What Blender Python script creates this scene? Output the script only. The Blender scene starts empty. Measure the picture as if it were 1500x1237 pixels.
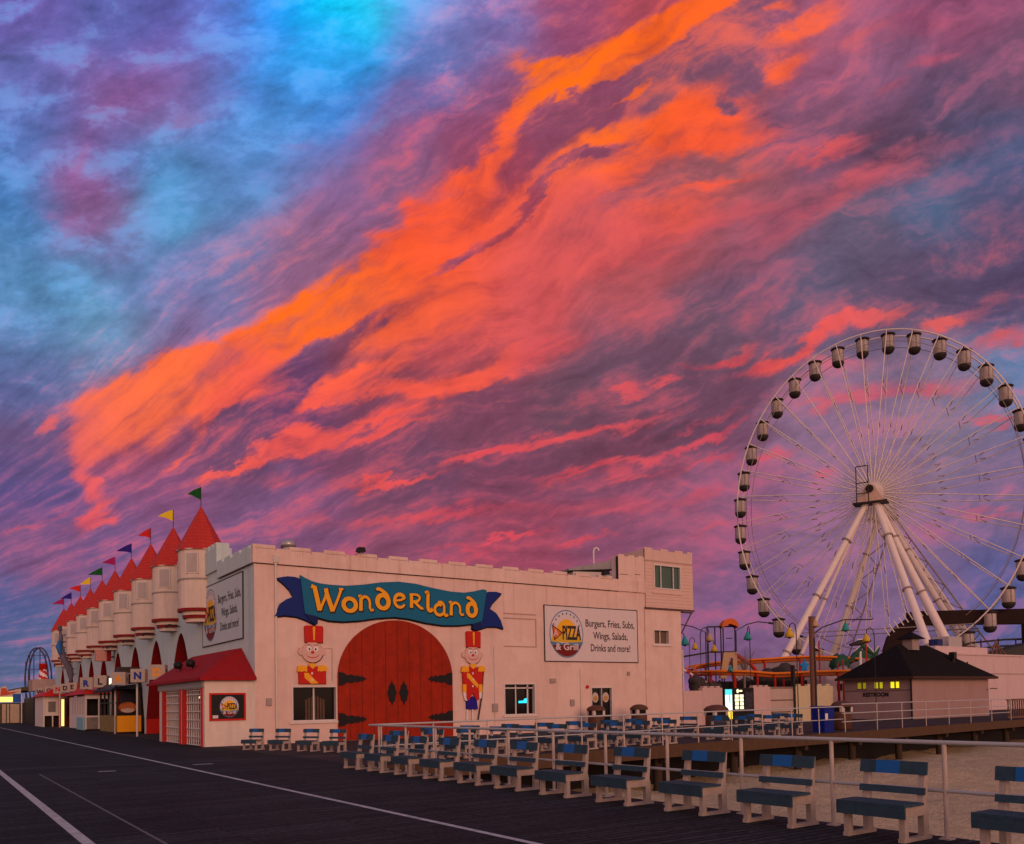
import bpy, bmesh, math, random
from mathutils import Vector, Matrix
R = math.radians
random.seed(7)
SC = bpy.context.scene
COL = SC.collection

# ------------------------------------------------------------------ camera
HD, PITCH, ROLL, F_PX = R(34.6), R(2.0), R(1.0), 1247.0
cam = bpy.data.objects.new('camera', bpy.data.cameras.new('camera'))
COL.objects.link(cam)
cam.data.sensor_width = 36; cam.data.sensor_fit = 'HORIZONTAL'
cam.data.lens = F_PX / 1500 * 36
cam.data.shift_y = (1027.4 - F_PX * math.tan(PITCH) - 618.5) / 1500
cam.data.clip_start = 0.1; cam.data.clip_end = 3000
fw = Vector((math.sin(HD) * math.cos(PITCH), math.cos(HD) * math.cos(PITCH), math.sin(PITCH)))
r0 = Vector((math.cos(HD), -math.sin(HD), 0)); u0 = r0.cross(fw)
rt = math.cos(ROLL) * r0 - math.sin(ROLL) * u0; up = rt.cross(fw)
m = Matrix((rt, up, -fw)).transposed().to_4x4(); m.translation = (0, 0, 1.6)
cam.matrix_world = m
SC.camera = cam
SC.render.resolution_x = 1024; SC.render.resolution_y = 844

def sray(x, y):
    """point of the sky plane (tangent units along the view heading) for a measured cloud position"""
    ppy = 1027.4 - F_PX * math.tan(PITCH)
    d = fw + (x - 750) / F_PX * rt - (y - ppy) / F_PX * up
    f = d.x * math.sin(HD) + d.y * math.cos(HD)
    s = d.x * math.cos(HD) - d.y * math.sin(HD)
    return s / f, d.z / f

def lin(c):
    c = [v / 255 for v in c]
    return tuple((v / 12.92 if v <= .04045 else ((v + .055) / 1.055) ** 2.4) for v in c)

# ------------------------------------------------------------------ view
SC.view_settings.view_transform = 'Standard'; SC.view_settings.look = 'None'
SC.view_settings.exposure = 0; SC.view_settings.gamma = 1

# ------------------------------------------------------------------ sky (world)
W = bpy.data.worlds.new('World'); SC.world = W; W.use_nodes = True
NT = W.node_tree; NT.nodes.clear()
W.cycles.sampling_method = 'MANUAL'; W.cycles.sample_map_resolution = 256
def nd(t, **k):
    n = NT.nodes.new(t)
    for a, b in k.items(): setattr(n, a, b)
    return n
def inp(n, i, v):
    if v is None: return
    if isinstance(v, bpy.types.NodeSocket): NT.links.new(v, n.inputs[i])
    else: n.inputs[i].default_value = v
def M(op, a, b=None, c=None, clamp=False):
    n = nd('ShaderNodeMath', operation=op); n.use_clamp = clamp
    inp(n, 0, a); inp(n, 1, b); inp(n, 2, c); return n.outputs[0]
def V(op, a, b=None, c=None):
    n = nd('ShaderNodeVectorMath', operation=op)
    inp(n, 0, a); inp(n, 1, b); inp(n, 2, c)
    return n.outputs['Value'] if op in ('DOT_PRODUCT', 'LENGTH', 'DISTANCE') else n.outputs[0]
def VS(a, s):
    n = nd('ShaderNodeVectorMath', operation='SCALE'); inp(n, 0, a); inp(n, 'Scale', s); return n.outputs[0]
def XYZ(x, y, z=0.0):
    n = nd('ShaderNodeCombineXYZ'); inp(n, 0, x); inp(n, 1, y); inp(n, 2, z); return n.outputs[0]
def NOISE(v, sc, det=5, rough=.6, dist=0.0):
    n = nd('ShaderNodeTexNoise'); inp(n, 'Vector', v); inp(n, 'Scale', sc); inp(n, 'Detail', det)
    inp(n, 'Roughness', rough); inp(n, 'Distortion', dist); return n.outputs['Fac'], n.outputs['Color']
def MIX(f, a, b):
    n = nd('ShaderNodeMix', data_type='RGBA'); n.clamp_factor = True
    inp(n, 0, f); inp(n, 6, a if not isinstance(a, tuple) else (*a[:3], 1)); inp(n, 7, b if not isinstance(b, tuple) else (*b[:3], 1))
    return n.outputs[2]
def SS(v, lo, hi):
    n = nd('ShaderNodeMapRange', interpolation_type='SMOOTHSTEP'); n.clamp = True
    inp(n, 0, v); inp(n, 1, lo); inp(n, 2, hi); return n.outputs[0]
geo = nd('ShaderNodeTexCoord').outputs['Generated']
dz = V('DOT_PRODUCT', geo, (0, 0, 1.0))
fa = V('DOT_PRODUCT', geo, (math.sin(HD), math.cos(HD), 0))
sa = V('DOT_PRODUCT', geo, (math.cos(HD), -math.sin(HD), 0))
fc = M('MAXIMUM', fa, .12)
s_ = M('DIVIDE', sa, fc); t_ = M('DIVIDE', dz, fc)
# cloud plane coordinates: u runs along the streaks, v across them
az = HD + math.atan((-420 - 750) / F_PX)
dzc = M('ADD', M('MAXIMUM', dz, 0.0), .07)
uu = M('DIVIDE', V('DOT_PRODUCT', geo, (math.sin(az), math.cos(az), 0)), dzc)
vv = M('DIVIDE', V('DOT_PRODUCT', geo, (math.cos(az), -math.sin(az), 0)), dzc)
# local streak frame for wisps: mixes plane coordinates with the tangent ones so that they stay even
st = XYZ(s_, t_)
pl = XYZ(M('MULTIPLY', uu, .9), M('MULTIPLY', vv, 3.2), 3.3)
n1, c1 = NOISE(pl, .9, 6, .62, .3)
n2, c2 = NOISE(XYZ(M('MULTIPLY', uu, 2.0), M('MULTIPLY', vv, 7.0), 8.1), 1.3, 5, .62, .5)
# tangent plane streaks (angle about 24 degrees)
ca, sn = math.cos(R(26)), math.sin(R(26))
su = V('DOT_PRODUCT', st, (ca, sn, 0)); sv = V('DOT_PRODUCT', st, (-sn, ca, 0))
n3, c3 = NOISE(XYZ(M('MULTIPLY', su, 3.0), M('MULTIPLY', sv, 9.0), 1.7), 2.2, 7, .64, .4)
n4, c4 = NOISE(st, 9.0, 7, .66, .2)
n5, c5 = NOISE(st, 3.2, 4, .55)
# feathery fibres fanning out from the left end of the cloud bank, in the sky plane
vpx, vpy = sray(-380, 1010)
dvx, dvy = M('SUBTRACT', s_, vpx), M('SUBTRACT', t_, vpy)
ang = M('ARCTAN2', dvy, dvx); rad = M('POWER', M('ADD', M('MULTIPLY', dvx, dvx), M('MULTIPLY', dvy, dvy)), .5)
bend = M('MULTIPLY', M('SUBTRACT', n5, .5), .22)
n6, c6 = NOISE(XYZ(M('MULTIPLY', rad, 5.5), M('MULTIPLY', M('ADD', ang, bend), 33.0), 2.2), 1.0, 6, .62, .15)
n8, c8 = NOISE(V('MULTIPLY', st, (1.0, 1.7, 1.0)), 13.0, 5, .62, .2)
n9, c9 = NOISE(st, 95.0, 2, .6)
UL = SS(M('SUBTRACT', t_, M('MULTIPLY', s_, .8)), .70, .95)
n7, c7 = NOISE(XYZ(M('MULTIPLY', su, 10.0), M('MULTIPLY', sv, 26.0), 5.5), 2.6, 4, .7, .3)
def cen(c): return V('SUBTRACT', c, (.5, .5, .5))
wst = V('ADD', st, VS(cen(c3), .060))
wst = V('ADD', wst, VS(cen(c4), .055))
wst = V('ADD', wst, V('ADD', VS(cen(c2), .030), VS(cen(c5), .03)))
wst = V('MULTIPLY', wst, (1, 1, 0))
K1 = math.exp(-1)
def subgroup(name, ins, outs, fn):
    global NT
    keep = NT
    NT = bpy.data.node_groups.new(name, 'ShaderNodeTree')
    for n_, t_ in ins: NT.interface.new_socket(n_, in_out='INPUT', socket_type='NodeSocket' + t_)
    for n_, t_ in outs: NT.interface.new_socket(n_, in_out='OUTPUT', socket_type='NodeSocket' + t_)
    gi = nd('NodeGroupInput'); res = fn(*[gi.outputs[i] for i in range(len(ins))])
    g_ = nd('NodeGroupOutput')
    for i, r_ in enumerate(res): inp(g_, i, r_)
    g, NT = NT, keep
    return g
def _blob(vec, acc, loc, rot, scl, amp):
    v = V('MULTIPLY_ADD', XYZ(acc, 0.0), (1e-9, 0, 0), vec)
    mp = nd('ShaderNodeMapping', vector_type='TEXTURE')
    inp(mp, 'Vector', v); inp(mp, 'Location', loc); inp(mp, 'Rotation', rot); inp(mp, 'Scale', scl)
    q = V('DOT_PRODUCT', mp.outputs[0], mp.outputs[0])
    q = M('MULTIPLY', q, M('ADD', M('MULTIPLY', q, .2), .75))
    return [M('MULTIPLY_ADD', M('POWER', K1, q), amp, acc)]
GB = subgroup('cloud_streak', [('v', 'Vector'), ('acc', 'Float'), ('loc', 'Vector'), ('rot', 'Vector'), ('scl', 'Vector'), ('amp', 'Float')], [('acc', 'Float')], _blob)
def _spot(vec, acc, w, loc, colr, k):
    d = V('ADD', V('MULTIPLY_ADD', acc, (1e-9, 0, 0), loc), vec)
    g = M('POWER', K1, M('MULTIPLY', k, V('DOT_PRODUCT', d, d)))
    return [V('MULTIPLY_ADD', XYZ(g, g, g), colr, acc), M('ADD', g, w)]
GS = subgroup('cloud_tone', [('v', 'Vector'), ('acc', 'Vector'), ('w', 'Float'), ('loc', 'Vector'), ('col', 'Vector'), ('k', 'Float')], [('acc', 'Vector'), ('w', 'Float')], _spot)
def blob(x1, y1, x2, y2, w, amp, acc):
    a, b = Vector(sray(x1, y1)), Vector(sray(x2, y2))
    c = (a + b) / 2; d = b - a
    g = nd('ShaderNodeGroup', node_tree=GB)
    for i, v in enumerate((wst, acc, (c.x, c.y, 0), (0, 0, math.atan2(d.y, d.x)), (d.length * .5 + w / F_PX * .55, w / F_PX, 1), amp)): inp(g, i, v)
    return g.outputs[0]
def spot(vec, acc, w, x, y, c, k):
    sx, sy = sray(x, y)
    g = nd('ShaderNodeGroup', node_tree=GS)
    for i, v in enumerate((vec, acc, w, (-sx, -sy, 0), lin(c), k)): inp(g, i, v)
    return g.outputs[0], g.outputs[1]
LIT = [
 (135,585,330,520,30,1.1),(150,610,400,560,44,.75),(300,545,560,420,40,1.1),(420,470,600,380,36,1.1),(130,620,125,690,20,.5),
 (540,400,700,300,46,1.1),(600,300,640,335,22,.7),(640,270,740,225,20,.8),(740,190,800,165,18,.8),(540,340,580,350,18,.6),
 (690,270,800,150,28,1.0),(780,135,930,85,30,1.2),(900,75,1050,5,26,1.1),(1020,10,1120,-40,22,.8),(755,88,850,105,16,.8),
 (530,470,720,385,36,1.0),(700,360,830,270,28,1.0),(790,270,900,195,20,.8),(880,165,965,95,11,.9),(810,310,930,255,26,1.0),
 (920,215,1080,150,44,1.0),(1000,190,1150,195,32,.8),(1130,115,1180,80,20,1.0),(1130,60,1240,0,22,1.0),(1120,25,1165,0,11,.8),
 (1150,240,1280,195,10,.8),(1000,270,1100,255,8,.5),(900,330,1090,270,28,.45),
 (620,440,960,325,46,.75),(560,505,720,445,24,.6),(820,400,1050,330,26,.45),
 (288,697,380,664,10,1.0),(370,660,480,620,18,1.1),(430,600,520,550,18,1.1),(500,590,690,553,16,.95),(520,560,600,520,18,.7),(440,650,620,590,14,.6),
 (460,650,640,600,10,.7),(500,655,620,625,8,.9),(240,700,300,655,10,.6),(290,640,330,600,14,.8),(300,600,370,560,16,.6),
 (508,717,640,692,7,1.0),(640,678,770,660,8,.9),(740,660,980,608,10,.95),(790,703,1000,655,8,1.0),(950,640,1090,600,6,.6),
 (895,575,955,571,8,.8),(700,548,850,492,17,.85),(600,575,760,540,10,.4),(960,560,1000,550,6,.8),
 (1065,540,1230,492,13,1.1),(1200,490,1320,455,11,1.1),(1000,530,1090,502,9,.9),(1340,485,1410,474,10,1.1),(1190,585,1440,560,14,.6),
 (1180,600,1400,575,10,.7),(1000,655,1095,628,8,.9),(1000,685,1080,660,7,.6),(1420,520,1500,485,15,.75),(1380,480,1500,420,12,.35),(1410,625,1500,605,7,.8),
 (1130,295,1500,185,26,.62),(1330,105,1410,75,12,.8),(1230,60,1420,25,26,.6),(1270,135,1330,122,10,.7),(1000,335,1150,310,18,.55),(1040,400,1270,270,24,.6),(1160,560,1360,520,16,.4),
 (1190,715,1230,705,7,.7),(1380,750,1500,745,7,.7),(1330,770,1400,790,20,.45),(1000,730,1070,720,14,.5),(1000,780,1090,760,10,.45),(1090,690,1180,660,8,.5),
 (120,655,250,620,34,.6),(112,772,180,735,13,1.0),(118,700,155,725,14,.9),(50,632,82,610,8,.9),(0,785,80,768,7,.6),(130,675,150,660,10,.6),(120,740,60,760,8,.4),
 (330,700,480,700,16,.45),(560,765,760,738,12,.7),(690,795,800,778,5,.9),(800,803,900,782,6,.7),(780,745,1000,738,16,.5),(400,760,560,770,12,.4),(860,700,1000,680,8,.5),
 (600,812,760,800,6,.5),(1000,820,1080,815,16,.35),
 (110,290,130,185,16,.33),(150,150,210,115,16,.36),(255,172,300,150,14,.38),(60,312,150,330,18,.4),(420,220,480,215,10,.3),
 # dark slits
 (290,690,400,590,17,-1.0),(390,600,470,525,10,-1.0),(430,530,620,412,11,-1.0),(610,412,730,345,10,-1.1),(730,345,830,245,9,-1.1),(820,250,910,215,7,-.9),
 (725,250,800,190,22,-1.2),(790,175,960,95,15,-1.2),(950,150,1010,80,18,-1.0),(1000,75,1150,30,18,-1.1),(860,190,960,120,9,-1.0),(1085,125,1125,112,14,-.7),(1060,145,1080,150,9,-.8),
 (430,610,560,590,10,-.9),(1060,240,1160,215,9,-.9),(900,300,1020,250,7,-.8),(540,350,600,345,8,-.5),(1120,180,1330,110,14,-.4),(490,640,560,625,6,-.8)]
BASE = [((40,30),(112,92,168)),((30,110),(100,100,165)),((40,200),(88,112,178)),((150,60),(95,95,165)),((250,60),(98,92,168)),((340,50),(100,120,205)),((410,40),(20,145,240)),((520,20),(0,205,255)),((470,60),(20,175,250)),((600,30),(95,150,222)),((640,75),(110,115,180)),
 ((720,40),(118,105,168)),((850,30),(138,76,120)),((960,20),(160,75,95)),((440,110),(50,150,228)),((520,100),(50,140,222)),((400,130),(80,120,200)),((620,110),(88,100,165)),((740,110),(125,80,130)),
 ((150,150),(128,90,160)),((80,140),(100,95,165)),((240,130),(125,88,160)),((330,200),(88,132,200)),((310,130),(110,100,165)),((400,190),(72,145,212)),((480,160),(65,120,200)),((580,190),(118,85,145)),((680,190),(132,75,118)),
 ((30,290),(72,120,180)),((110,260),(130,85,150)),((180,220),(88,95,158)),((250,250),(80,145,200)),((360,280),(90,130,185)),((300,230),(95,110,165)),((480,290),(128,95,150)),((430,240),(105,115,180)),((590,260),(125,90,135)),
 ((40,380),(80,118,165)),((150,320),(120,85,140)),((150,380),(100,108,160)),((250,320),(80,145,192)),((330,360),(105,108,155)),((450,350),(130,95,138)),
 ((40,450),(92,138,185)),((130,440),(95,148,192)),((140,480),(108,155,190)),((210,430),(98,120,172)),((300,420),(118,118,170)),((400,430),(135,98,145)),
 ((40,550),(95,95,145)),((150,530),(112,92,145)),((250,490),(128,100,155)),((60,500),(95,112,160)),
 ((50,650),(98,82,132)),((50,720),(85,75,130)),((60,790),(118,85,135)),((250,730),(122,82,132)),((200,650),(130,75,112)),((380,740),(112,85,135)),((180,800),(105,85,140)),
 ((700,250),(140,65,90)),((850,200),(128,72,105)),((600,430),(120,72,112)),((450,600),(96,65,112)),((330,650),(104,72,112)),((520,640),(112,70,105)),((550,560),(125,70,95)),
 ((700,600),(112,70,100)),((780,450),(170,75,85)),((900,420),(155,80,95)),((900,520),(100,78,108)),((900,650),(106,66,95)),((600,720),(100,70,105)),((750,700),(105,68,100)),((850,590),(98,72,98)),((650,480),(170,75,85)),
 ((600,780),(125,75,110)),((900,760),(122,76,112)),((450,790),(118,80,125)),((750,780),(135,70,100)),
 ((1000,100),(108,76,106)),((1080,70),(112,78,112)),((1200,80),(142,88,128)),((1300,120),(125,88,130)),((1450,100),(98,78,114)),((1420,30),(125,75,115)),((1300,210),(82,66,98)),((1450,230),(85,88,125)),((1380,160),(78,72,108)),((1200,190),(118,82,118)),
 ((1050,270),(138,85,102)),((1000,330),(150,80,98)),((1450,310),(78,74,114)),((1370,310),(84,98,132)),((1250,350),(90,88,122)),((1130,330),(125,82,110)),((1100,440),(105,80,115)),((1180,420),(88,88,125)),((1300,430),(92,80,115)),((1450,420),(82,74,114)),((1350,390),(82,72,108)),
 ((1050,470),(98,80,108)),((1050,590),(100,70,100)),((980,560),(98,72,100)),((1480,570),(100,118,158)),((1400,620),(116,112,148)),((1300,660),(124,104,142)),((1470,660),(112,102,145)),((1350,560),(120,110,150)),((1200,650),(125,105,145)),
 ((1200,760),(122,98,142)),((1480,720),(112,98,145)),((1350,850),(115,98,145)),((1450,870),(92,88,138)),((1100,720),(125,88,128)),((1050,860),(112,88,138)),((1000,790),(125,82,118)),((1480,960),(85,85,130)),((1200,920),(112,90,138)),
 ((0,900),(82,88,138)),((50,980),(95,100,138)),((250,860),(112,85,130)),((200,980),(100,90,130))]
# colour of the sunlit cloud
LC = [((180,580),(252,110,62)),((480,430),(255,118,28)),((620,340),(250,92,45)),((830,115),(255,120,22)),((1040,20),(255,110,40)),((600,480),(240,98,62)),((800,380),(218,88,88)),
 ((1040,190),(252,98,52)),((1180,60),(248,100,62)),((1250,220),(215,85,90)),((1350,250),(165,88,110)),((1350,60),(175,85,112)),((1150,350),(175,82,100)),((400,650),(245,92,80)),((600,560),(238,84,74)),((550,700),(220,82,85)),((850,650),(215,78,85)),
 ((900,540),(205,82,90)),((1180,515),(232,85,78)),((1380,480),(215,92,88)),((1300,600),(195,95,118)),((1450,600),(215,90,100)),((1050,650),(210,75,90)),((150,760),(228,88,95)),((60,620),(205,95,110)),((700,780),(215,75,90)),((1000,760),(190,80,100)),
 ((1350,770),(185,95,120)),((130,240),(168,92,150)),((280,160),(150,85,140)),((460,220),(130,85,140)),((100,320),(150,90,145)),((0,780),(190,90,115)),((700,260),(250,95,60)),((950,60),(255,112,30))]
SG = 58.0 / F_PX; kk = 1 / SG ** 2
LG = 95.0 / F_PX; k2 = 1 / LG ** 2
fine = M('ADD', M('MULTIPLY', M('SUBTRACT', n4, .5), .8), M('MULTIPLY', M('SUBTRACT', n6, .5), .75))
streak = M('ADD', M('MULTIPLY', M('SUBTRACT', n3, .5), .55), M('MULTIPLY', M('SUBTRACT', n6, .5), M('SUBTRACT', 1.15, M('MULTIPLY', UL, 1.05))))
streak = M('ADD', streak, M('MULTIPLY', M('SUBTRACT', n8, .5), M('ADD', .15, M('MULTIPLY', UL, 1.25))))
streak = M('ADD', streak, M('MULTIPLY', M('SUBTRACT', n9, .5), .16))
streak = M('ADD', streak, M('MULTIPLY', M('SUBTRACT', n7, .5), .40))
streak = M('ADD', streak, M('MULTIPLY', M('SUBTRACT', n4, .5), .35))
veil = M('SUBTRACT', .55, M('MULTIPLY', UL, .42))
puff = M('MULTIPLY', SS(M('ADD', M('MULTIPLY', n8, .7), M('MULTIPLY', n4, .3)), .49, .64), M('MULTIPLY', UL, .50))
def tile(s0, s1, t0, t1):
    """the cloud field over one patch of the sky: only the streaks and tones that reach it"""
    P = [(s0 + (s1 - s0) * i / 9, t0 + (t1 - t0) * j / 9) for i in range(10) for j in range(10)]
    def fn(wv, wv2, stk, fin, veil, puff):
        global wst
        wst = wv; acc = 0.0
        for b in LIT:
            a, e = Vector(sray(*b[:2])), Vector(sray(*b[2:4])); c = (a + e) / 2; d = e - a; an = math.atan2(d.y, d.x)
            A, B = d.length * .5 + b[4] / F_PX * .55, b[4] / F_PX
            if min(math.hypot(((p - c.x) * math.cos(an) + (q - c.y) * math.sin(an)) / A, (-(p - c.x) * math.sin(an) + (q - c.y) * math.cos(an)) / B) for p, q in P) < 1.9 + .5 * (s1 - s0) / 9 / B:
                acc = blob(*b, acc)
        ca_, w_ = tuple(1e-5 * v for v in lin((110, 85, 125))), 1e-5
        la_, lw_ = tuple(1e-6 * v for v in lin((200, 85, 100))), 1e-6
        def dist(x, y):
            px, py = sray(x, y); return math.hypot(max(s0 - px, 0, px - s1), max(t0 - py, 0, py - t1))
        for (x, y), c in BASE:
            if c[2] - c[0] < 40: c = (min(255, c[0] * 1.12), c[1] * 1.02, c[2] * .94)
            else: c = (c[0], min(255, c[1] * 1.06), min(255, c[2] * 1.05))
            if dist(x, y) < 3.3 * SG: ca_, w_ = spot(wv2, ca_, w_, x, y, c, kk)
        for (x, y), c in LC:
            c = (c[0], c[1] * (.92 if c[2] < 60 else 1.0), c[2])
            if dist(x, y) < 3.2 * LG: la_, lw_ = spot(wv, la_, lw_, x, y, c, k2)
        acc = M('MINIMUM', acc, .92)
        base = VS(ca_, M('DIVIDE', 1.0, w_)); lit = VS(la_, M('DIVIDE', 1.0, lw_))
        Lm = M('ADD', acc, M('MULTIPLY', stk, M('ADD', M('MULTIPLY', SS(acc, 0.0, .5), .75), .45)))
        mask = M('MAXIMUM', SS(Lm, .0, 1.05), M('MULTIPLY', SS(stk, -.06, .34), veil))
        base = VS(base, M('MAXIMUM', M('MULTIPLY', M('POWER', M('ADD', 1.0, stk), 1.1), M('ADD', 1.03, M('MULTIPLY', puff, .5))), .3))
        base = MIX(puff, base, (.085, .36, .70))
        lit = MIX(M('MULTIPLY', SS(fin, .02, -.26), .62), lit, V('MULTIPLY', lit, (.72, .62, 1.05)))
        lit = VS(lit, M('ADD', 1.0, M('MULTIPLY', fin, .8)))
        return [MIX(mask, base, lit)]
    return subgroup('sky_patch', [('v', 'Vector'), ('v2', 'Vector'), ('streak', 'Float'), ('fine', 'Float'), ('veil', 'Float'), ('puff', 'Float')], [('Color', 'Color')], fn)
def MS(f, a, b):
    n = nd('ShaderNodeMixShader'); inp(n, 0, f); inp(n, 1, a); inp(n, 2, b); return n.outputs[0]
def BG(c):
    n = nd('ShaderNodeBackground'); inp(n, 0, c); inp(n, 1, 1.0); return n.outputs[0]
sx_ = nd('ShaderNodeSeparateXYZ'); inp(sx_, 0, wst); ws, wt = sx_.outputs[0], sx_.outputs[1]
W0 = wst
SE = [-.75, -.40, -.20, 0.0, .20, .42, .8]; TE = [-.05, .16, .30, .44, .60, .95]
def leaf(i, j):
    g = nd('ShaderNodeGroup', node_tree=tile(SE[i], SE[i + 1], TE[j], TE[j + 1]))
    for k, v in enumerate((W0, W0, streak, fine, veil, puff)): inp(g, k, v)
    return BG(g.outputs[0])
def rows(i, a, b):
    if b - a == 1: return leaf(i, a)
    m_ = (a + b) // 2
    lo, hi = rows(i, a, m_), rows(i, m_, b)
    return MS(M('GREATER_THAN', wt, TE[m_]), lo, hi)
def cols(a, b):
    if b - a == 1: return rows(a, 0, len(TE) - 1)
    m_ = (a + b) // 2
    lo, hi = cols(a, m_), cols(m_, b)
    return MS(M('GREATER_THAN', ws, SE[m_]), lo, hi)
front = cols(0, len(SE) - 1)
# rest of the sky, beside and behind the view: the same sunset deck, glowing low in the sky behind
el = SS(dz, 0.0, .7)
back = MIX(el, (.98, .50, .40), (.24, .20, .30))
nish = nd('ShaderNodeTexSky', sky_type='NISHITA'); nish.sun_disc = False
nish.sun_elevation = R(14); nish.sun_rotation = R(190); nish.air_density = 1.3
back = V('ADD', VS(back, M('ADD', .75, M('MULTIPLY', n1, .5))), VS(nish.outputs[0], .01))
sky = MS(SS(fa, .30, .52), BG(back), front)
sky = MS(SS(dz, -.04, -.005), BG((.05, .04, .04, 1)), sky)
wo = nd('ShaderNodeOutputWorld'); inp(wo, 0, sky)

# ------------------------------------------------------------------ sun: last warm glow from behind the camera
sun = bpy.data.objects.new('sun', bpy.data.lights.new('sun', 'SUN')); COL.objects.link(sun)
sun.data.energy = 1.25; sun.data.angle = R(28); sun.data.color = (1.0, .50, .34)
sd = Vector((math.sin(R(190)) * math.cos(R(14)), math.cos(R(190)) * math.cos(R(14)), math.sin(R(14))))
sun.rotation_euler = sd.to_track_quat('Z', 'Y').to_euler()

# ------------------------------------------------------------------ materials
MATS = {}
def mat(name, col, rough=.7, var=.12, scale=6, bump=0.0, metal=0.0, emit=None, estr=1.0, dirt=0.0, spec=.15, drip=None):
    if name in MATS: return MATS[name]
    ma = bpy.data.materials.new(name); ma.use_nodes = True; MATS[name] = ma
    t = ma.node_tree; N = t.nodes; L = t.links; b = N['Principled BSDF']
    b.inputs['Roughness'].default_value = rough; b.inputs['Metallic'].default_value = metal
    b.inputs['Specular IOR Level'].default_value = spec
    co = N.new('ShaderNodeNewGeometry').outputs['Position']
    no = N.new('ShaderNodeTexNoise'); no.inputs['Scale'].default_value = scale; no.inputs['Detail'].default_value = 6; no.inputs['Roughness'].default_value = .65
    L.new(co, no.inputs['Vector'])
    mx = N.new('ShaderNodeMix'); mx.data_type = 'RGBA'
    L.new(no.outputs['Fac'], mx.inputs[0])
    mx.inputs[6].default_value = (*[c * (1 - var * 1.6) for c in col], 1); mx.inputs[7].default_value = (*[min(1, c * (1 + var * 1.6)) for c in col], 1)
    out = mx.outputs[2]
    if dirt:
        mp = N.new('ShaderNodeMapping'); mp.inputs['Scale'].default_value = (1.3, 1.3, .12); L.new(co, mp.inputs[0])
        n2 = N.new('ShaderNodeTexNoise'); n2.inputs['Scale'].default_value = 1.4; n2.inputs['Detail'].default_value = 7; n2.inputs['Roughness'].default_value = .7; L.new(mp.outputs[0], n2.inputs['Vector'])
        mr = N.new('ShaderNodeMapRange'); mr.inputs[1].default_value = .50; mr.inputs[2].default_value = .75; mr.inputs[3].default_value = 0; mr.inputs[4].default_value = dirt; L.new(n2.outputs['Fac'], mr.inputs[0])
        m2 = N.new('ShaderNodeMix'); m2.data_type = 'RGBA'; L.new(mr.outputs[0], m2.inputs[0]); L.new(out, m2.inputs[6]); m2.inputs[7].default_value = (*[c * .45 for c in col], 1)
        out = m2.outputs[2]
    if drip:   # rust and water runs that start under the parapet and tail off down the wall
        sp = N.new('ShaderNodeSeparateXYZ'); L.new(co, sp.inputs[0])
        mp = N.new('ShaderNodeMapping'); mp.inputs['Scale'].default_value = (3.6, 3.6, .10); L.new(co, mp.inputs[0])
        n3 = N.new('ShaderNodeTexNoise'); n3.inputs['Scale'].default_value = 1.0; n3.inputs['Detail'].default_value = 5; n3.inputs['Roughness'].default_value = .75; L.new(mp.outputs[0], n3.inputs['Vector'])
        r1 = N.new('ShaderNodeMapRange'); r1.inputs[1].default_value = .56; r1.inputs[2].default_value = .68; L.new(n3.outputs['Fac'], r1.inputs[0])
        r2 = N.new('ShaderNodeMapRange'); r2.inputs[1].default_value = drip[0]; r2.inputs[2].default_value = drip[1]; L.new(sp.outputs[2], r2.inputs[0])
        mu = N.new('ShaderNodeMath'); mu.operation = 'MULTIPLY'; L.new(r1.outputs[0], mu.inputs[0]); L.new(r2.outputs[0], mu.inputs[1])
        mv = N.new('ShaderNodeMath'); mv.operation = 'MULTIPLY'; L.new(mu.outputs[0], mv.inputs[0]); mv.inputs[1].default_value = .55
        m3 = N.new('ShaderNodeMix'); m3.data_type = 'RGBA'; L.new(mv.outputs[0], m3.inputs[0]); L.new(out, m3.inputs[6]); m3.inputs[7].default_value = (col[0] * .50, col[1] * .36, col[2] * .30, 1)
        n4 = N.new('ShaderNodeTexNoise'); n4.inputs['Scale'].default_value = .35; n4.inputs['Detail'].default_value = 8; n4.inputs['Roughness'].default_value = .6; L.new(co, n4.inputs['Vector'])
        r4 = N.new('ShaderNodeMapRange'); r4.inputs[1].default_value = .54; r4.inputs[2].default_value = .57; r4.inputs[4].default_value = .16; L.new(n4.outputs['Fac'], r4.inputs[0])
        m4 = N.new('ShaderNodeMix'); m4.data_type = 'RGBA'; L.new(r4.outputs[0], m4.inputs[0]); L.new(m3.outputs[2], m4.inputs[6]); m4.inputs[7].default_value = (.80, .68, .62, 1)
        out = m4.outputs[2]
    L.new(out, b.inputs['Base Color'])
    if bump:
        bp = N.new('ShaderNodeBump'); bp.inputs['Strength'].default_value = bump; bp.inputs['Distance'].default_value = .12 if name == 'sand' else .02
        nb = N.new('ShaderNodeTexNoise'); nb.inputs['Scale'].default_value = scale * 5; nb.inputs['Detail'].default_value = 5; L.new(co, nb.inputs['Vector'])
        L.new(nb.outputs['Fac'], bp.inputs['Height']); L.new(bp.outputs[0], b.inputs['Normal'])
    if emit:
        b.inputs['Emission Color'].default_value = (*emit, 1); b.inputs['Emission Strength'].default_value = estr
    return ma
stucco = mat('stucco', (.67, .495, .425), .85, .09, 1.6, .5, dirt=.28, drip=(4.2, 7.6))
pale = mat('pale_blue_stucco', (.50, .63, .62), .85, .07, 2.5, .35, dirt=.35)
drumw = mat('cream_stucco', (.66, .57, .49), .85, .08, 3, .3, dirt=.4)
trimw = mat('white_trim', (.62, .56, .52), .6, .06, 8, dirt=.15)
greyband = mat('grey_band', (.30, .31, .30), .6, .1, 5)
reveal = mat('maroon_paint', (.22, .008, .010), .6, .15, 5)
redp = mat('red_paint', (.50, .018, .012), .55, .15, 5, dirt=.2)
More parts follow.
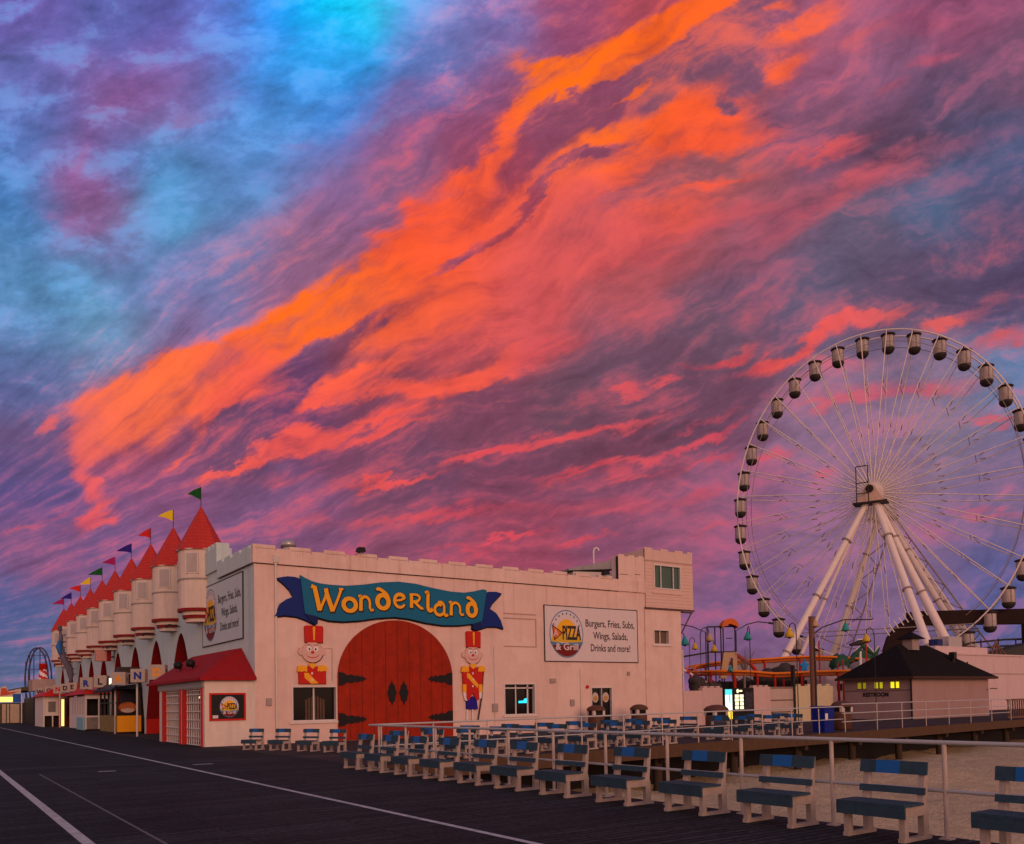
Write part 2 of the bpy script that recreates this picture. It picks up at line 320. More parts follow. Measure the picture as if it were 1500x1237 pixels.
innerw = mat('back_wall_plaster', (.40, .36, .34), .8, .1, 3)
dark = mat('dark_void', (.012, .010, .010), .6, .2, 6)
darkline = mat('dark_joint', (.10, .06, .05), .7, .15, 9)
black = mat('black_paint', (.014, .013, .014), .45, .2, 9)
doorm = mat('door_red', (.30, .020, .005), .65, .28, 2.5, .4, dirt=.45)
groove = mat('door_groove', (.16, .012, .006), .7, .1, 6)
blueA = mat('banner_teal', (.006, .13, .24), .5, .1, 6)
blueB = mat('banner_navy', (.005, .022, .16), .5, .1, 6)
gold = mat('gold_paint', (.80, .38, .02), .5, .06, 9)
glassd = mat('dark_glass', (.008, .007, .006), .12, .3, 2, spec=.22)
tint = mat('green_tinted_glass', (.045, .10, .075), .15, .15, 2, spec=.3)
metalg = mat('galvanised_metal', (.42, .40, .39), .4, .12, 6, metal=.6)
boardb = mat('bench_slate', (.030, .064, .092), .65, .25, 14, .3, dirt=.45)
patchb = mat('bench_plaque_blue', (.004, .11, .36), .4, .08, 14)
benchw = mat('bench_white', (.40, .33, .28), .8, .16, 10, .3, dirt=.55)
railw = mat('rail_galvanised', (.42, .43, .42), .5, .12, 20)
railp = mat('rail_post_cream', (.50, .42, .36), .6, .1, 15)
fascia = mat('fascia_timber', (.085, .050, .028), .85, .25, 4, .3)
pile = mat('pile_timber', (.05, .035, .025), .9, .3, 4)
brownp = mat('brown_plastic', (.10, .045, .028), .5, .12, 6)
bluebin = mat('blue_bin_plastic', (.004, .018, .22), .45, .1, 6)
wheelw = mat('wheel_white', (.74, .66, .60), .5, .07, 3, dirt=.15)
wheelg = mat('wheel_steel', (.30, .25, .22), .55, .1, 3)
cabing = mat('cabin_shell', (.46, .40, .37), .5, .08, 3)
roofb = mat('shingle', (.016, .014, .014), .95, .4, 5, .6, spec=.02)
brick = mat('mauve_block', (.34, .23, .21), .85, .08, 2, .3, dirt=.3)
orange = mat('orange_paint', (.75, .20, .015), .45, .08, 8)
redsteel = mat('red_steel', (.42, .02, .01), .5, .1, 8)
yellow = mat('yellow_paint', (.60, .40, .03), .5, .08, 8)
teal = mat('teal_paint', (.03, .28, .27), .5, .08, 8)
creamsh = mat('cream_shade', (.46, .31, .17), .5, .08, 8)
green = mat('green_paint', (.02, .22, .06), .5, .1, 8)
purple = mat('magenta_cloth', (.32, .012, .12), .7, .1, 8)
navyc = mat('navy_cloth', (.02, .012, .22), .7, .1, 8)
greenc = mat('green_cloth', (.004, .09, .015), .7, .1, 8)
yelc = mat('yellow_cloth', (.72, .55, .02), .7, .1, 8)
redc = mat('red_cloth', (.55, .02, .015), .7, .1, 8)
wood = mat('pole_wood', (.16, .085, .06), .85, .25, 6, .4)
skin = mat('doll_skin', (.62, .40, .34), .6, .05, 8)
white = mat('white_paint', (.70, .66, .62), .6, .05, 8)
steelb = mat('dark_steel', (.035, .028, .026), .5, .2, 4)

def conemat():
    ma = bpy.data.materials.new('cone_shingle'); ma.use_nodes = True; t = ma.node_tree; N = t.nodes; L = t.links; b = N['Principled BSDF']
    b.inputs['Roughness'].default_value = .7
    co = N.new('ShaderNodeNewGeometry').outputs['Position']
    sp = N.new('ShaderNodeSeparateXYZ'); L.new(co, sp.inputs[0])
    wv = N.new('ShaderNodeMath'); wv.operation = 'FRACT'; mu = N.new('ShaderNodeMath'); mu.operation = 'MULTIPLY'; mu.inputs[1].default_value = 5.5
    L.new(sp.outputs[2], mu.inputs[0]); L.new(mu.outputs[0], wv.inputs[0])
    no = N.new('ShaderNodeTexNoise'); no.inputs['Scale'].default_value = 9; no.inputs['Detail'].default_value = 5; L.new(co, no.inputs['Vector'])
    lt = N.new('ShaderNodeMath'); lt.operation = 'LESS_THAN'; lt.inputs[1].default_value = .18; L.new(wv.outputs[0], lt.inputs[0])
    ad = N.new('ShaderNodeMath'); ad.operation = 'MULTIPLY_ADD'; ad.inputs[1].default_value = -.30; L.new(lt.outputs[0], ad.inputs[0]); L.new(no.outputs['Fac'], ad.inputs[2])
    mx = N.new('ShaderNodeMix'); mx.data_type = 'RGBA'; L.new(ad.outputs[0], mx.inputs[0]); mx.inputs[6].default_value = (.28, .008, .004, 1); mx.inputs[7].default_value = (.60, .030, .010, 1)
    L.new(mx.outputs[2], b.inputs['Base Color']); return ma
conem = conemat()

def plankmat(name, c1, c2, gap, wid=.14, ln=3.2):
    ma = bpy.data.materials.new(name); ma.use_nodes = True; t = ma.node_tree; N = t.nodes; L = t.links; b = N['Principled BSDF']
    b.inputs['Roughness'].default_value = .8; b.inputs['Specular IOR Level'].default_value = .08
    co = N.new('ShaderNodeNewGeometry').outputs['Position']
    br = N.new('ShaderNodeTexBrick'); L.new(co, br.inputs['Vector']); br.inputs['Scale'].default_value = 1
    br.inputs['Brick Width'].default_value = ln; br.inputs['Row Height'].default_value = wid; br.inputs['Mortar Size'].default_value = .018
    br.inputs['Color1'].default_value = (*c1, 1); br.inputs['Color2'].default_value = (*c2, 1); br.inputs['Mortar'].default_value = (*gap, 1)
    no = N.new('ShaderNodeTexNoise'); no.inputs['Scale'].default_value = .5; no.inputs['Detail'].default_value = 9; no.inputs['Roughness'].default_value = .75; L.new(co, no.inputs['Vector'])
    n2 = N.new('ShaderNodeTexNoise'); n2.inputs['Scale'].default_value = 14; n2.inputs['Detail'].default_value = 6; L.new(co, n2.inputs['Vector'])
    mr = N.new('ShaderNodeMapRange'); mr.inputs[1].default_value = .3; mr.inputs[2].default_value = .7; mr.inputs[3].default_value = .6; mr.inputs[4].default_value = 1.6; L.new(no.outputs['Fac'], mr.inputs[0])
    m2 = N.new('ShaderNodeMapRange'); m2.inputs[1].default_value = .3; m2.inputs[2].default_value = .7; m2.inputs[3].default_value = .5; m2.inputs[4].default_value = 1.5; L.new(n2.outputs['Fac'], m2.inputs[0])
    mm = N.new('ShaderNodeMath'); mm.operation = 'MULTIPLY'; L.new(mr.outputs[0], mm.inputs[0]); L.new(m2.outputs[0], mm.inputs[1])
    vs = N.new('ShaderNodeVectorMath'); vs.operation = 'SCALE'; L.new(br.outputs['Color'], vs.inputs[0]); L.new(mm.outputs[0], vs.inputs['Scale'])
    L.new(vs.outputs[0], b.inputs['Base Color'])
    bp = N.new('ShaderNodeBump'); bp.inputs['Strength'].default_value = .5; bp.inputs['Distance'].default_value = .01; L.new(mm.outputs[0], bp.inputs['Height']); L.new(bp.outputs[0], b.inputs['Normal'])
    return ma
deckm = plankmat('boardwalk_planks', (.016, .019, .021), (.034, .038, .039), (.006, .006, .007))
deck2 = plankmat('pier_planks', (.046, .036, .036), (.065, .052, .052), (.02, .017, .017))
sandm = mat('sand', (.54, .42, .25), .95, .32, 2.2, 1.0, dirt=.2)

# ------------------------------------------------------------------ geometry helpers
ORG = {}
class MB:
    def __init__(s): s.v = []; s.f = []; s.m = []; s.ms = []; s.sm = []
    def mi(s, m):
        if m not in s.ms: s.ms.append(m)
        return s.ms.index(m)
    def add(s, vs, fs, m, smooth=False):
        o = len(s.v); k = s.mi(m); s.v += [tuple(v) for v in vs]
        for f in fs: s.f.append(tuple(i + o for i in f)); s.m.append(k); s.sm.append(smooth)
        return s
    def box(s, x0, x1, y0, y1, z0, z1, m):
        vs = [(x, y, z) for z in (z0, z1) for y in (y0, y1) for x in (x0, x1)]
        return s.add(vs, [(0, 2, 3, 1), (4, 5, 7, 6), (0, 1, 5, 4), (2, 6, 7, 3), (0, 4, 6, 2), (1, 3, 7, 5)], m)
    def hexa(s, p, m):   # 8 points: bottom quad (ccw) then top quad
        return s.add(p, [(3, 2, 1, 0), (4, 5, 6, 7), (0, 1, 5, 4), (1, 2, 6, 5), (2, 3, 7, 6), (3, 0, 4, 7)], m)
    def tube(s, pts, r, m, n=8, caps=True, smooth=True, r2=None):
        pts = [Vector(p) for p in pts]; rings = []
        for i, p in enumerate(pts):
            d = (pts[min(i + 1, len(pts) - 1)] - pts[max(i - 1, 0)])
            if d.length < 1e-9: d = Vector((0, 0, 1))
            d.normalize(); a = d.cross(Vector((0, 0, 1)))
            if a.length < 1e-3: a = Vector((1, 0, 0))
            a.normalize(); b = d.cross(a)
            rr = r[i] if isinstance(r, (list, tuple)) else (r if r2 is None else r + (r2 - r) * i / (len(pts) - 1))
            rings.append([p + rr * (math.cos(2 * math.pi * k / n) * a + math.sin(2 * math.pi * k / n) * b) for k in range(n)])
        vs = [v for g in rings for v in g]; fs = []
        for i in range(len(pts) - 1):
            for k in range(n): fs.append((i * n + k, i * n + (k + 1) % n, (i + 1) * n + (k + 1) % n, (i + 1) * n + k))
        s.add(vs, fs, m, smooth)
        if caps:
            s.add(rings[0], [tuple(range(n))[::-1]], m); s.add(rings[-1], [tuple(range(n))], m)
        return s
    def lathe(s, c, prof, m, n=20, a0=0.0, a1=2 * math.pi, smooth=True, sx=1.0):
        full = abs(a1 - a0 - 2 * math.pi) < 1e-6; k = n if full else n + 1
        vs = []
        for r, z in prof:
            for i in range(k):
                a = a0 + (a1 - a0) * i / n; vs.append((c[0] + r * sx * math.cos(a), c[1] + r * math.sin(a), c[2] + z))
        fs = []
        for j in range(len(prof) - 1):
            for i in range(n):
                i2 = (i + 1) % k
                fs.append((j * k + i, j * k + i2, (j + 1) * k + i2, (j + 1) * k + i))
        return s.add(vs, fs, m, smooth)
    def prism(s, poly, fn, d0, d1, m):   # poly: 2d points, fn(u,v,d)->xyz ; d0 front, d1 back
        n = len(poly); vs = [fn(u, v, d0) for u, v in poly] + [fn(u, v, d1) for u, v in poly]
        fs = [tuple(range(n)), tuple(range(2 * n - 1, n - 1, -1))] + [(i, n + i, n + (i + 1) % n, (i + 1) % n) for i in range(n)]
        return s.add(vs, fs, m)
    def build(s, name, parent=None, local=False):
        me = bpy.data.meshes.new(name); o = ORG.get(parent.name, Vector()) if (parent and not local) else Vector()
        me.from_pydata([tuple(Vector(v) - o) for v in s.v], [], s.f)
        for a in s.ms: me.materials.append(a)
        for p, k, sm in zip(me.polygons, s.m, s.sm): p.material_index = k; p.use_smooth = sm
        me.update()
        ob = bpy.data.objects.new(name, me); COL.objects.link(ob)
        if parent:
            ob.parent = parent; ORG[ob.name] = ORG.get(parent.name, Vector()) if not local else Vector()
        return ob
def tag(o, label=None, cat=None, group=None, kind=None):
    if label: o['label'] = label
    if cat: o['category'] = cat
    if group: o['group'] = group
    if kind: o['kind'] = kind
    return o
def thing(name, loc, label, cat, group=None, rz=0):
    e = bpy.data.objects.new(name, None); COL.objects.link(e); e.location = loc; e.rotation_euler = (0, 0, rz)
    e.empty_display_size = .2; ORG[e.name] = Vector(loc)
    return tag(e, label, cat, group)
def dup(root, loc, rz, label=None):
    r = root.copy(); COL.objects.link(r); r.location = loc; r.rotation_euler = (0, 0, rz)
    if label: r['label'] = label
    def rec(src, dst):
        for ch in list(KIDS.get(src.name, [])):
            c = ch.copy(); COL.objects.link(c); c.parent = dst; rec(ch, c)
    rec(root, r); return r
KIDS = {}
def kids(root):
    for o in list(COL.objects):
        if o.parent: KIDS.setdefault(o.parent.name, []).append(o) if o not in KIDS.get(o.parent.name, []) else None
YF = 34.74; X0 = 11.14
def fS(u, v, d): return (u, YF - d, v)           # on the wall that looks south (-Y); d metres proud
def fW(x): return lambda u, v, d: (x - d, u, v)  # on walls that look west (-X); u is Y
def text(s, font_h, mat_, fn, u, v, width=None, depth=.006, d=.02, align='CENTER', bold=0.0, shear=0.0, uflip=1):
    """letters as a mesh list added to an MB; u,v centre"""
    cu = bpy.data.curves.new('t', 'FONT'); cu.body = s; cu.size = 1; cu.align_x = 'LEFT'; cu.offset = bold; cu.resolution_u = 3; cu.shear = shear
    ob = bpy.data.objects.new('t', cu); COL.objects.link(ob)
    dg = bpy.context.evaluated_depsgraph_get(); dg.update()
    me = bpy.data.meshes.new_from_object(ob.evaluated_get(dg))
    vs = [(p.co.x, p.co.y) for p in me.vertices]; fs = [tuple(p.vertices) for p in me.polygons]
    bpy.data.objects.remove(ob); bpy.data.curves.remove(cu); bpy.data.meshes.remove(me)
    if not vs: return MB()
    x0 = min(p[0] for p in vs); x1 = max(p[0] for p in vs); y0 = min(p[1] for p in vs); y1 = max(p[1] for p in vs)
    cap = .70
    sy = font_h / cap; sx = (width / (x1 - x0)) if width else sy
    out = MB(); w = (x1 - x0) * sx
    off = {'CENTER': -w / 2, 'LEFT': 0}[align]
    out.add([fn(u + uflip * ((px - x0) * sx + off), v + (py - cap / 2) * sy, d) for px, py in vs], fs, mat_)
    return out
def merge(a, b):
    for k, m_ in enumerate(b.ms):
        pass
    o = len(a.v); a.v += b.v
    for f, k, sm in zip(b.f, b.m, b.sm):
        a.f.append(tuple(i + o for i in f)); a.m.append(a.mi(b.ms[k])); a.sm.append(sm)
    return a
def ell(cu, cv, ru, rv, n=32, a0=0, a1=360):
    return [(cu + ru * math.cos(R(a0 + (a1 - a0) * i / n)), cv + rv * math.sin(R(a0 + (a1 - a0) * i / n))) for i in range(n if a1 - a0 == 360 else n + 1)]
def wallgrid(mb, u0, u1, v0, v1, holes, fn, m_, depth=.25, rm=None):
    us = sorted({u0, u1, *[h[0] for h in holes], *[h[1] for h in holes]}); vs = sorted({v0, v1, *[h[2] for h in holes], *[h[3] for h in holes]})
    for a, b in zip(us, us[1:]):
        for c, d in zip(vs, vs[1:]):
            if any(h[0] <= a and b <= h[1] and h[2] <= c and d <= h[3] for h in holes): continue
            mb.add([fn(a, c, 0), fn(b, c, 0), fn(b, d, 0), fn(a, d, 0)], [(0, 1, 2, 3)], m_)
    for a, b, c, d in [h[:4] for h in holes]:
        q = [(a, c), (b, c), (b, d), (a, d)]
        for i in range(4):
            p, r = q[i], q[(i + 1) % 4]
            mb.add([fn(*p, 0), fn(*p, -depth), fn(*r, -depth), fn(*r, 0)], [(0, 1, 2, 3)], rm or m_)
def pbox(mb, fn, u0, u1, v0, v1, d0, d1, m_):
    return mb.prism([(u0, v0), (u1, v0), (u1, v1), (u0, v1)], fn, d1, d0, m_)
# ================================================================== GROUND
def EY(x): return 19.8 + .1 * (x - 9.6)
def st_(ob, kind='structure'): return tag(ob, kind=kind)
g = MB()
random.seed(3)
NX, NY = 60, 36
vs = []; fs = []
def sh(x, y):
    h = -1.42 + .10 * math.sin(x * .31 + y * .2) + .07 * math.sin(x * .9 - y * .7) + .05 * math.sin(x * 2.1 + y * 1.7)
    h += .45 * max(0, min(1, (x - 42) / 16)) * max(0, min(1, (24 - y) / 8))
    if 9 < x < 100 and y < 22: h += random.uniform(-.09, .09)
    return h
xs = [-600, -200, -60, -20] + [4 + i * .8 for i in range(90)] + [90, 120, 200, 500, 1500]
ys = [-600, -100, -30] + [-8 + i * .8 for i in range(52)] + [60, 120, 300, 900, 2000]
for y in ys:
    for x in xs: vs.append((x, y, sh(x, y)))
n_ = len(xs)
for j in range(len(ys) - 1):
    for i in range(n_ - 1): fs.append((j * n_ + i, j * n_ + i + 1, (j + 1) * n_ + i + 1, (j + 1) * n_ + i))
g.add(vs, fs, sandm, True)
st_(g.build('sand_ground'))
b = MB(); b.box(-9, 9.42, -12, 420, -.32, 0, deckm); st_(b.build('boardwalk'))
b = MB()
b.hexa([(9.424, EY(9.424), -.32), (62, EY(62), -.32), (62, 75, -.32), (9.424, 75, -.32), (9.424, EY(9.424), -.002), (62, EY(62), -.002), (62, 75, -.002), (9.424, 75, -.002)], deck2)
b.hexa([(62.002, EY(62), -.32), (260, 30, -.32), (260, 420, -.32), (62.002, 420, -.32), (62.002, EY(62), -.004), (260, 30, -.004), (260, 420, -.004), (62.002, 420, -.004)], deck2)
st_(b.build('pier_deck'))
b = MB(); b.box(9.43, 61.9, 75.01, 420, -.3, -.004, deck2); st_(b.build('midway_deck'))
# fascia beam and piles below the pier
t = thing('pier_edge_beam', (30, EY(30), -.3), 'long brown timber beam along the edge of the pier deck above the sand', 'beam')
b = MB(); b.hexa([(9.5, EY(9.5) - .10, -.40), (63, EY(63) - .10, -.40), (63, EY(63) - .004, -.40), (9.5, EY(9.5) - .004, -.40), (9.5, EY(9.5) - .10, .02), (63, EY(63) - .10, .02), (63, EY(63) - .004, .02), (9.5, EY(9.5) - .004, .02)], fascia)
b.build('beam', t)
pl_lab = ['leftmost', 'second', 'third', 'fourth', 'fifth', 'sixth', 'seventh', 'eighth', 'ninth', 'tenth', 'eleventh', 'twelfth', 'thirteenth', 'fourteenth', 'fifteenth', 'sixteenth']
for i in range(11):
    x = 12 + i * 4.4
    b = MB(); b.tube([(x, EY(x) + .5, -1.8), (x, EY(x) + .5, -.33)], .16, pile, 10)
    b.box(x - .1, x + .1, EY(x) + .05, EY(x) + 3.5, -.6, -.33, pile)
    tag(b.build('pier_pile'), f'{pl_lab[i]} dark wooden pile from the left under the pier edge', 'pile', 'piles under the pier')
b = MB(); b.hexa([(9.6, EY(9.6) + 2.2, -2), (62, EY(62) + 2.2, -2), (62, EY(62) + 2.5, -2), (9.6, EY(9.6) + 2.5, -2), (9.6, EY(9.6) + 2.2, -.33), (62, EY(62) + 2.2, -.33), (62, EY(62) + 2.5, -.33), (9.6, EY(9.6) + 2.5, -.33)], dark)  # black wall added to stand in for the deep shade under the pier
st_(b.build('retaining_bank'))
# painted lines
linem = mat('line_paint', (.42, .44, .44), .8, .5, 9, dirt=.8)
linef = mat('line_paint_worn', (.13, .13, .14), .8, .6, 25)
def pline(x0, x1, y0, y1, m_, nm='painted_line'):
    b = MB(); b.add([(x0, y0, .004), (x1, y0, .004), (x1, y1, .004), (x0, y1, .004)], [(0, 1, 2, 3)], m_); st_(b.build(nm))
pline(5.58, 5.68, -8, 160, linem); pline(1.535, 1.665, -8, 26.6, linem); pline(2.31, 2.35, -8, 24, linef)
b = MB(); b.add([(1.5, 26.60, .005), (8.4, 25.30, .005), (8.4, 25.37, .005), (1.5, 26.67, .005)], [(0, 1, 2, 3)], linef); st_(b.build('painted_line'))
b = MB(); b.add([(6.1, 24.3, .006), (6.6, 24.2, .006), (6.6, 24.4, .006), (6.1, 24.5, .006)], [(0, 1, 2, 3)], linem)
b.add([(3.6, 23.6, .006), (4.0, 23.5, .006), (4.0, 23.7, .006), (3.6, 23.8, .006)], [(0, 1, 2, 3)], linem); st_(b.build('painted_patch'))

# ================================================================== BENCHES
bench = thing('slatted_bench', (8.62, 5.56, 0), '', 'bench', None, R(-90))
ORG[bench.name] = Vector()
Lh = .415
for sx in (-1, 1):
    x = sx * .335; b = MB(); w = .035
    def fr(pts): b.prism(pts, lambda u, v, d: (x + d, u, v), -w, w, benchw)
    fr([(.03, .0), (.58, .0), (.58, .045), (.03, .045)])            # runner
    fr([(.05, .045), (.12, .045), (.12, .27), (.05, .27)])          # front leg
    fr([(.42, .045), (.52, .045), (.52, .27), (.42, .27)])        # rear leg
    fr([(.035, .27), (.53, .27), (.50, .385), (.035, .385)])        # side rail
    fr([(.41, .385), (.50, .385), (.545, .84), (.49, .84)])      # back upright
    b.build('side_frame', bench, True)
b = MB()
for k, (a, c) in enumerate([(-.02, .095), (.105, .225), (.235, .36)]): b.box(-Lh, Lh, a, c, .386, .415, boardb)
b.box(-Lh, Lh, -.022, .0, .262, .384, boardb)
b.build('seat', bench, True)
def board(z0, z1, m_, x0, x1, f, th):
    y0 = .41 + .176 * (z0 - .385) - f; y1 = .41 + .176 * (z1 - .385) - f
    return [(x0, y0 - th, z0), (x1, y0 - th, z0), (x1, y0, z0), (x0, y0, z0), (x0, y1 - th, z1), (x1, y1 - th, z1), (x1, y1, z1), (x0, y1, z1)]
b = MB(); b.hexa(board(.705, .848, boardb, -Lh + .01, Lh - .01, .001, .026), boardb); top = b.build('back_board', bench, True)
b = MB(); b.hexa(board(.707, .850, patchb, -.20, .09, .0275, .005), patchb); b.hexa(board(.707, .850, patchb, -.15, .14, -.006, .006), patchb); b.build('plaque', top, True)
b = MB(); b.hexa(board(.49, .565, boardb, -Lh + .02, Lh - .02, .001, .025), boardb); b.build('lower_slat', bench, True)
kids(bench)
ords = ['first', 'second', 'third', 'fourth', 'fifth', 'sixth', 'seventh', 'eighth', 'ninth', 'tenth', 'eleventh', 'twelfth', 'thirteenth', 'fourteenth']
nearY = [4.02, 5.56, 6.99, 8.45, 9.93, 11.38, 12.80, 14.19, 15.54, 16.92, 18.30, 19.62]
for i, y in enumerate(nearY):
    lb = 'blue slatted bench nearest the camera, cut off by the right edge' if i == 0 else f'{ords[i]} nearest blue slatted bench in the row along the near railing'
    jx = random.uniform(-.03, .03); jr = R(-90) + R(random.uniform(-2, 2))
    if i == 1: bench.location = (8.62, y, 0); bench['label'] = lb; bench['group'] = 'benches along the near railing'
    else:
        d = dup(bench, (8.62 + jx, y, 0), jr, lb); d['group'] = 'benches along the near railing'
# short row in front of the corner of the white building
for i, (x, y) in enumerate([(9.85, 30.5), (10.42, 29.3), (10.92, 27.9), (11.35, 26.6)]):
    lb = ['leftmost slatted bench by the building corner beside the snack stand', 'second slatted bench from the left near the building corner', 'third slatted bench from the left before the wide dark window', 'fourth slatted bench from the left, before the red door'][i]
    d = dup(bench, (x - .25, y + .2, 0), R(-62), lb); d['group'] = 'benches at the building corner'; d.scale = (.86, .86, .90)
# row with its back to the far railing, facing the white building
rowA = [10.2, 11.3, 12.5, 13.7, 14.9, 16.1, 17.4, 18.7, 20.0, 21.4, 24.6, 26.3, 28.0, 29.8]
for i, x in enumerate(rowA):
    d = dup(bench, (x, EY(x) + 1.0 + random.uniform(-.1, .1), 0), R(-80 + random.uniform(-4, 4)), f'{ords[i]} bench from the left in the row just inside the far railing'); d['group'] = 'benches along the far railing'
rowB = [12.4, 13.9, 15.5, 17.0, 18.6, 20.2, 21.8, 23.4, 25.2, 27.2, 29.4, 31.4]
for i, x in enumerate(rowB):
    d = dup(bench, (x, EY(x) + 2.9 + random.uniform(-.15, .15), 0), R(-76 + random.uniform(-5, 5)), f'{ords[i]} bench from the left in the row nearer the white building'); d['group'] = 'benches nearer the white building'

# ================================================================== RAILINGS
t = thing('near_railing', (9.25, 12, 0), 'pale pipe railing with two rails along the boardwalk edge behind the benches', 'railing')
b = MB(); b.tube([(9.25, -3, 1.06), (9.25, 19.8, 1.06)], .026, railw, 10); b.build('top_rail', t)
b = MB(); b.tube([(9.25, -3, .53), (9.25, 19.8, .53)], .022, railw, 10); b.build('lower_rail', t)
y = 5.05 - 1.42 * 4
while y < 19.9:
    b = MB(); b.tube([(9.25, y, -.05), (9.25, y, 1.04)], .026, railp, 10); b.box(9.19, 9.31, y - .06, y + .06, .0, .015, railp); b.build('post', t); y += 1.42
t = thing('far_railing', (20, EY(20), 0), 'thin pipe railing along the pier edge in front of the white building', 'railing')
px_ = [9.6, 11.21, 13.05, 14.9, 16.77, 18.68, 20.6, 22.54, 24.52, 26.51, 28.55, 30.58, 32.68]
for z, nm, rr in ((1.06, 'top_rail', .024), (.52, 'lower_rail', .018)):
    b = MB(); b.tube([(9.3, EY(9.3), z), (32.68, EY(32.68) + .12, z + .06)], rr, railw, 8); b.build(nm, t)
for x in px_:
    b = MB(); b.tube([(x, EY(x) + .03, 0), (x, EY(x) + .05, 1.06)], .022, railp, 8); b.build('post', t)
t = thing('restroom_railing', (44, EY(44), 0), 'thin pipe railing with three rails in front of the restroom building', 'railing')
for z, nm in ((1.22, 'top_rail'), (.82, 'middle_rail'), (.45, 'lower_rail')):
    b = MB(); b.tube([(32.72, EY(32.72) + .2, z), (52.3, 24.5, z)], .022, railw, 8); b.build(nm, t)
for x in (35.9, 38.4, 41, 43.7, 46.5, 49.4, 52.3):
    yy = EY(32.72) + .2 + (x - 32.72) * (24.5 - EY(32.72) - .2) / 19.58
    b = MB(); b.tube([(x, yy, 0), (x, yy, 1.22)], .022, railp, 8); b.build('post', t)
t = thing('baluster_fence', (58, 25, 0), 'brown wooden fence with close upright balusters at the right edge', 'fence')
b = MB(); b.box(52.4, 60, 24.7, 24.8, 1.12, 1.22, wood); b.build('top_rail', t)
b = MB(); b.box(52.4, 60, 24.7, 24.8, .08, .18, wood); b.build('bottom_rail', t)
for i in range(26): b = MB(); x = 52.5 + i * .28; b.box(x, x + .06, 24.72, 24.78, .18, 1.12, wood); b.build('baluster', t)

# ================================================================== CASTLE AND WHITE BUILDING
XE = 35.85
B = thing('amusement_building', (X0, YF, 0), 'long white stucco building with red cone turrets, arches and battlements', 'building')
holes = [(12.69, 14.72, .89, 2.40), (23.46, 25.38, .90, 2.49), (29.0, 30.52, 0, 2.30), (33.66, 34.90, 4.64, 5.50)]
b = MB(); wallgrid(b, X0, XE, 0, 7.50, holes, fS, stucco, .22, trimw)
b.add([(XE, YF, 0), (XE, YF + 16, 0), (XE, YF + 16, 7.5), (XE, YF, 7.5)], [(0, 1, 2, 3)], stucco)
b.add([(X0 + .01, YF + .02, 7.45), (XE, YF + .02, 7.45), (XE, YF + 16, 7.45), (X0 + .01, YF + 16, 7.45)], [(0, 1, 2, 3)], roofb)
b.box(X0 + .02, 31.08, YF - .02, YF - .001, 7.46, 7.495, darkline)
b.build('front_wall', B)
b = MB(); b.box(X0 - .08, 33.05, YF - .09, YF + .12, 7.50, 8.14, stucco)
x = X0 - .08
while x < 31:
    b.box(x, x + .95, YF - .088, YF + .118, 8.142, 8.27, stucco); b.box(x + .96, x + .98, YF - .094, YF - .09, 8.05, 8.12, darkline); b.box(x + .1, x + .93, YF - .094, YF - .0905, 8.10, 8.125, mat('joint_soft', (.36, .26, .22), .8)); x += 1.55
b.build('front_parapet', B)
b = MB(); b.tube([(13.0, YF - .03, 4.02), (14.5, YF - .03, 4.02), (14.5, YF - .03, 2.6)], .018, trimw, 6); b.tube([(22.9, YF - .03, 4.3), (22.9, YF - .03, .1)], .02, trimw, 6); b.tube([(28.3, YF - .03, 3.3), (28.3, YF - .03, .3)], .018, trimw, 6); b.tube([(33.0, YF - .03, 6.6), (33.0, YF - .03, .2)], .022, stucco, 6); b.build('conduit', B)
b = MB()
for x, z, w_, h_ in ((11.6, 1.6, .22, .3), (22.75, 1.1, .3, .4), (26.3, 2.5, .35, .22), (31.6, 2.9, .16, .2), (27.6, 1.3, .24, .34)): b.box(x, x + w_, YF - .09, YF - .001, z, z + h_, mat('box_grey', (.34, .28, .25), .7, .15, 6))
b.build('utility_box', B)
random.seed(11)
b = MB()
for z in (3.2, 5.2):
    pass
b.tube([(12.02, YF - .07, 7.7), (12.02, YF - .07, .1)], .05, trimw, 8); b.box(11.9, 12.14, YF - .14, YF - .001, 7.55, 7.85, metalg); b.build('downspout', B)
def window(hole, panes, name='window', dz=.22, gm=glassd, fm=trimw, sill=True, fn=fS, parent=None, dividers=None, ft=.06):
    a, c, z0, z1 = hole
    b = MB()
    pbox(b, fn, a, c, z0, z0 + ft, -dz + .01, .025, fm); pbox(b, fn, a, c, z1 - ft, z1, -dz + .01, .025, fm)
    pbox(b, fn, a, a + ft, z0 + ft, z1 - ft, -dz + .01, .025, fm); pbox(b, fn, c - ft, c, z0 + ft, z1 - ft, -dz + .01, .025, fm)
    if sill: pbox(b, fn, a - .1, c + .1, z0 - .09, z0 - .002, -.05, .07, fm)
    w = b.build(name, parent or B)
    dv = dividers or [a + (c - a) * i / panes for i in range(1, panes)]
    b = MB()
    for x in dv: pbox(b, fn, x - .03, x + .03, z0 + ft, z1 - ft, -dz + .05, -dz + .10, fm)
    b.build('mullion', w)
    b = MB(); pbox(b, fn, a + ft, c - ft, z0 + ft, z1 - ft, -dz + .005, -dz + .02, gm); b.build('pane', w)
    return w
w1 = window(holes[0], 2)
b = MB()
curt = mat('brown_curtain', (.10, .06, .04), .8, .5, 2)
for i in range(7): b.box(13.35 + i * .13, 13.44 + i * .13, YF + .19, YF + .196, .97, 2.0 - .06 * abs(i - 3), curt)
b.build('curtain', w1)
w2 = window(holes[1], 2, dividers=[24.25])
b = MB(); b.box(23.5, 25.3, YF + .10, YF + .15, 2.22, 2.28, trimw); b.box(24.93, 25.0, YF + .1, YF + .16, .95, 2.43, trimw); b.build('inner_frame', w2)
window(holes[3], 2, gm=mat('amber_glass', (.14, .09, .06), .3))
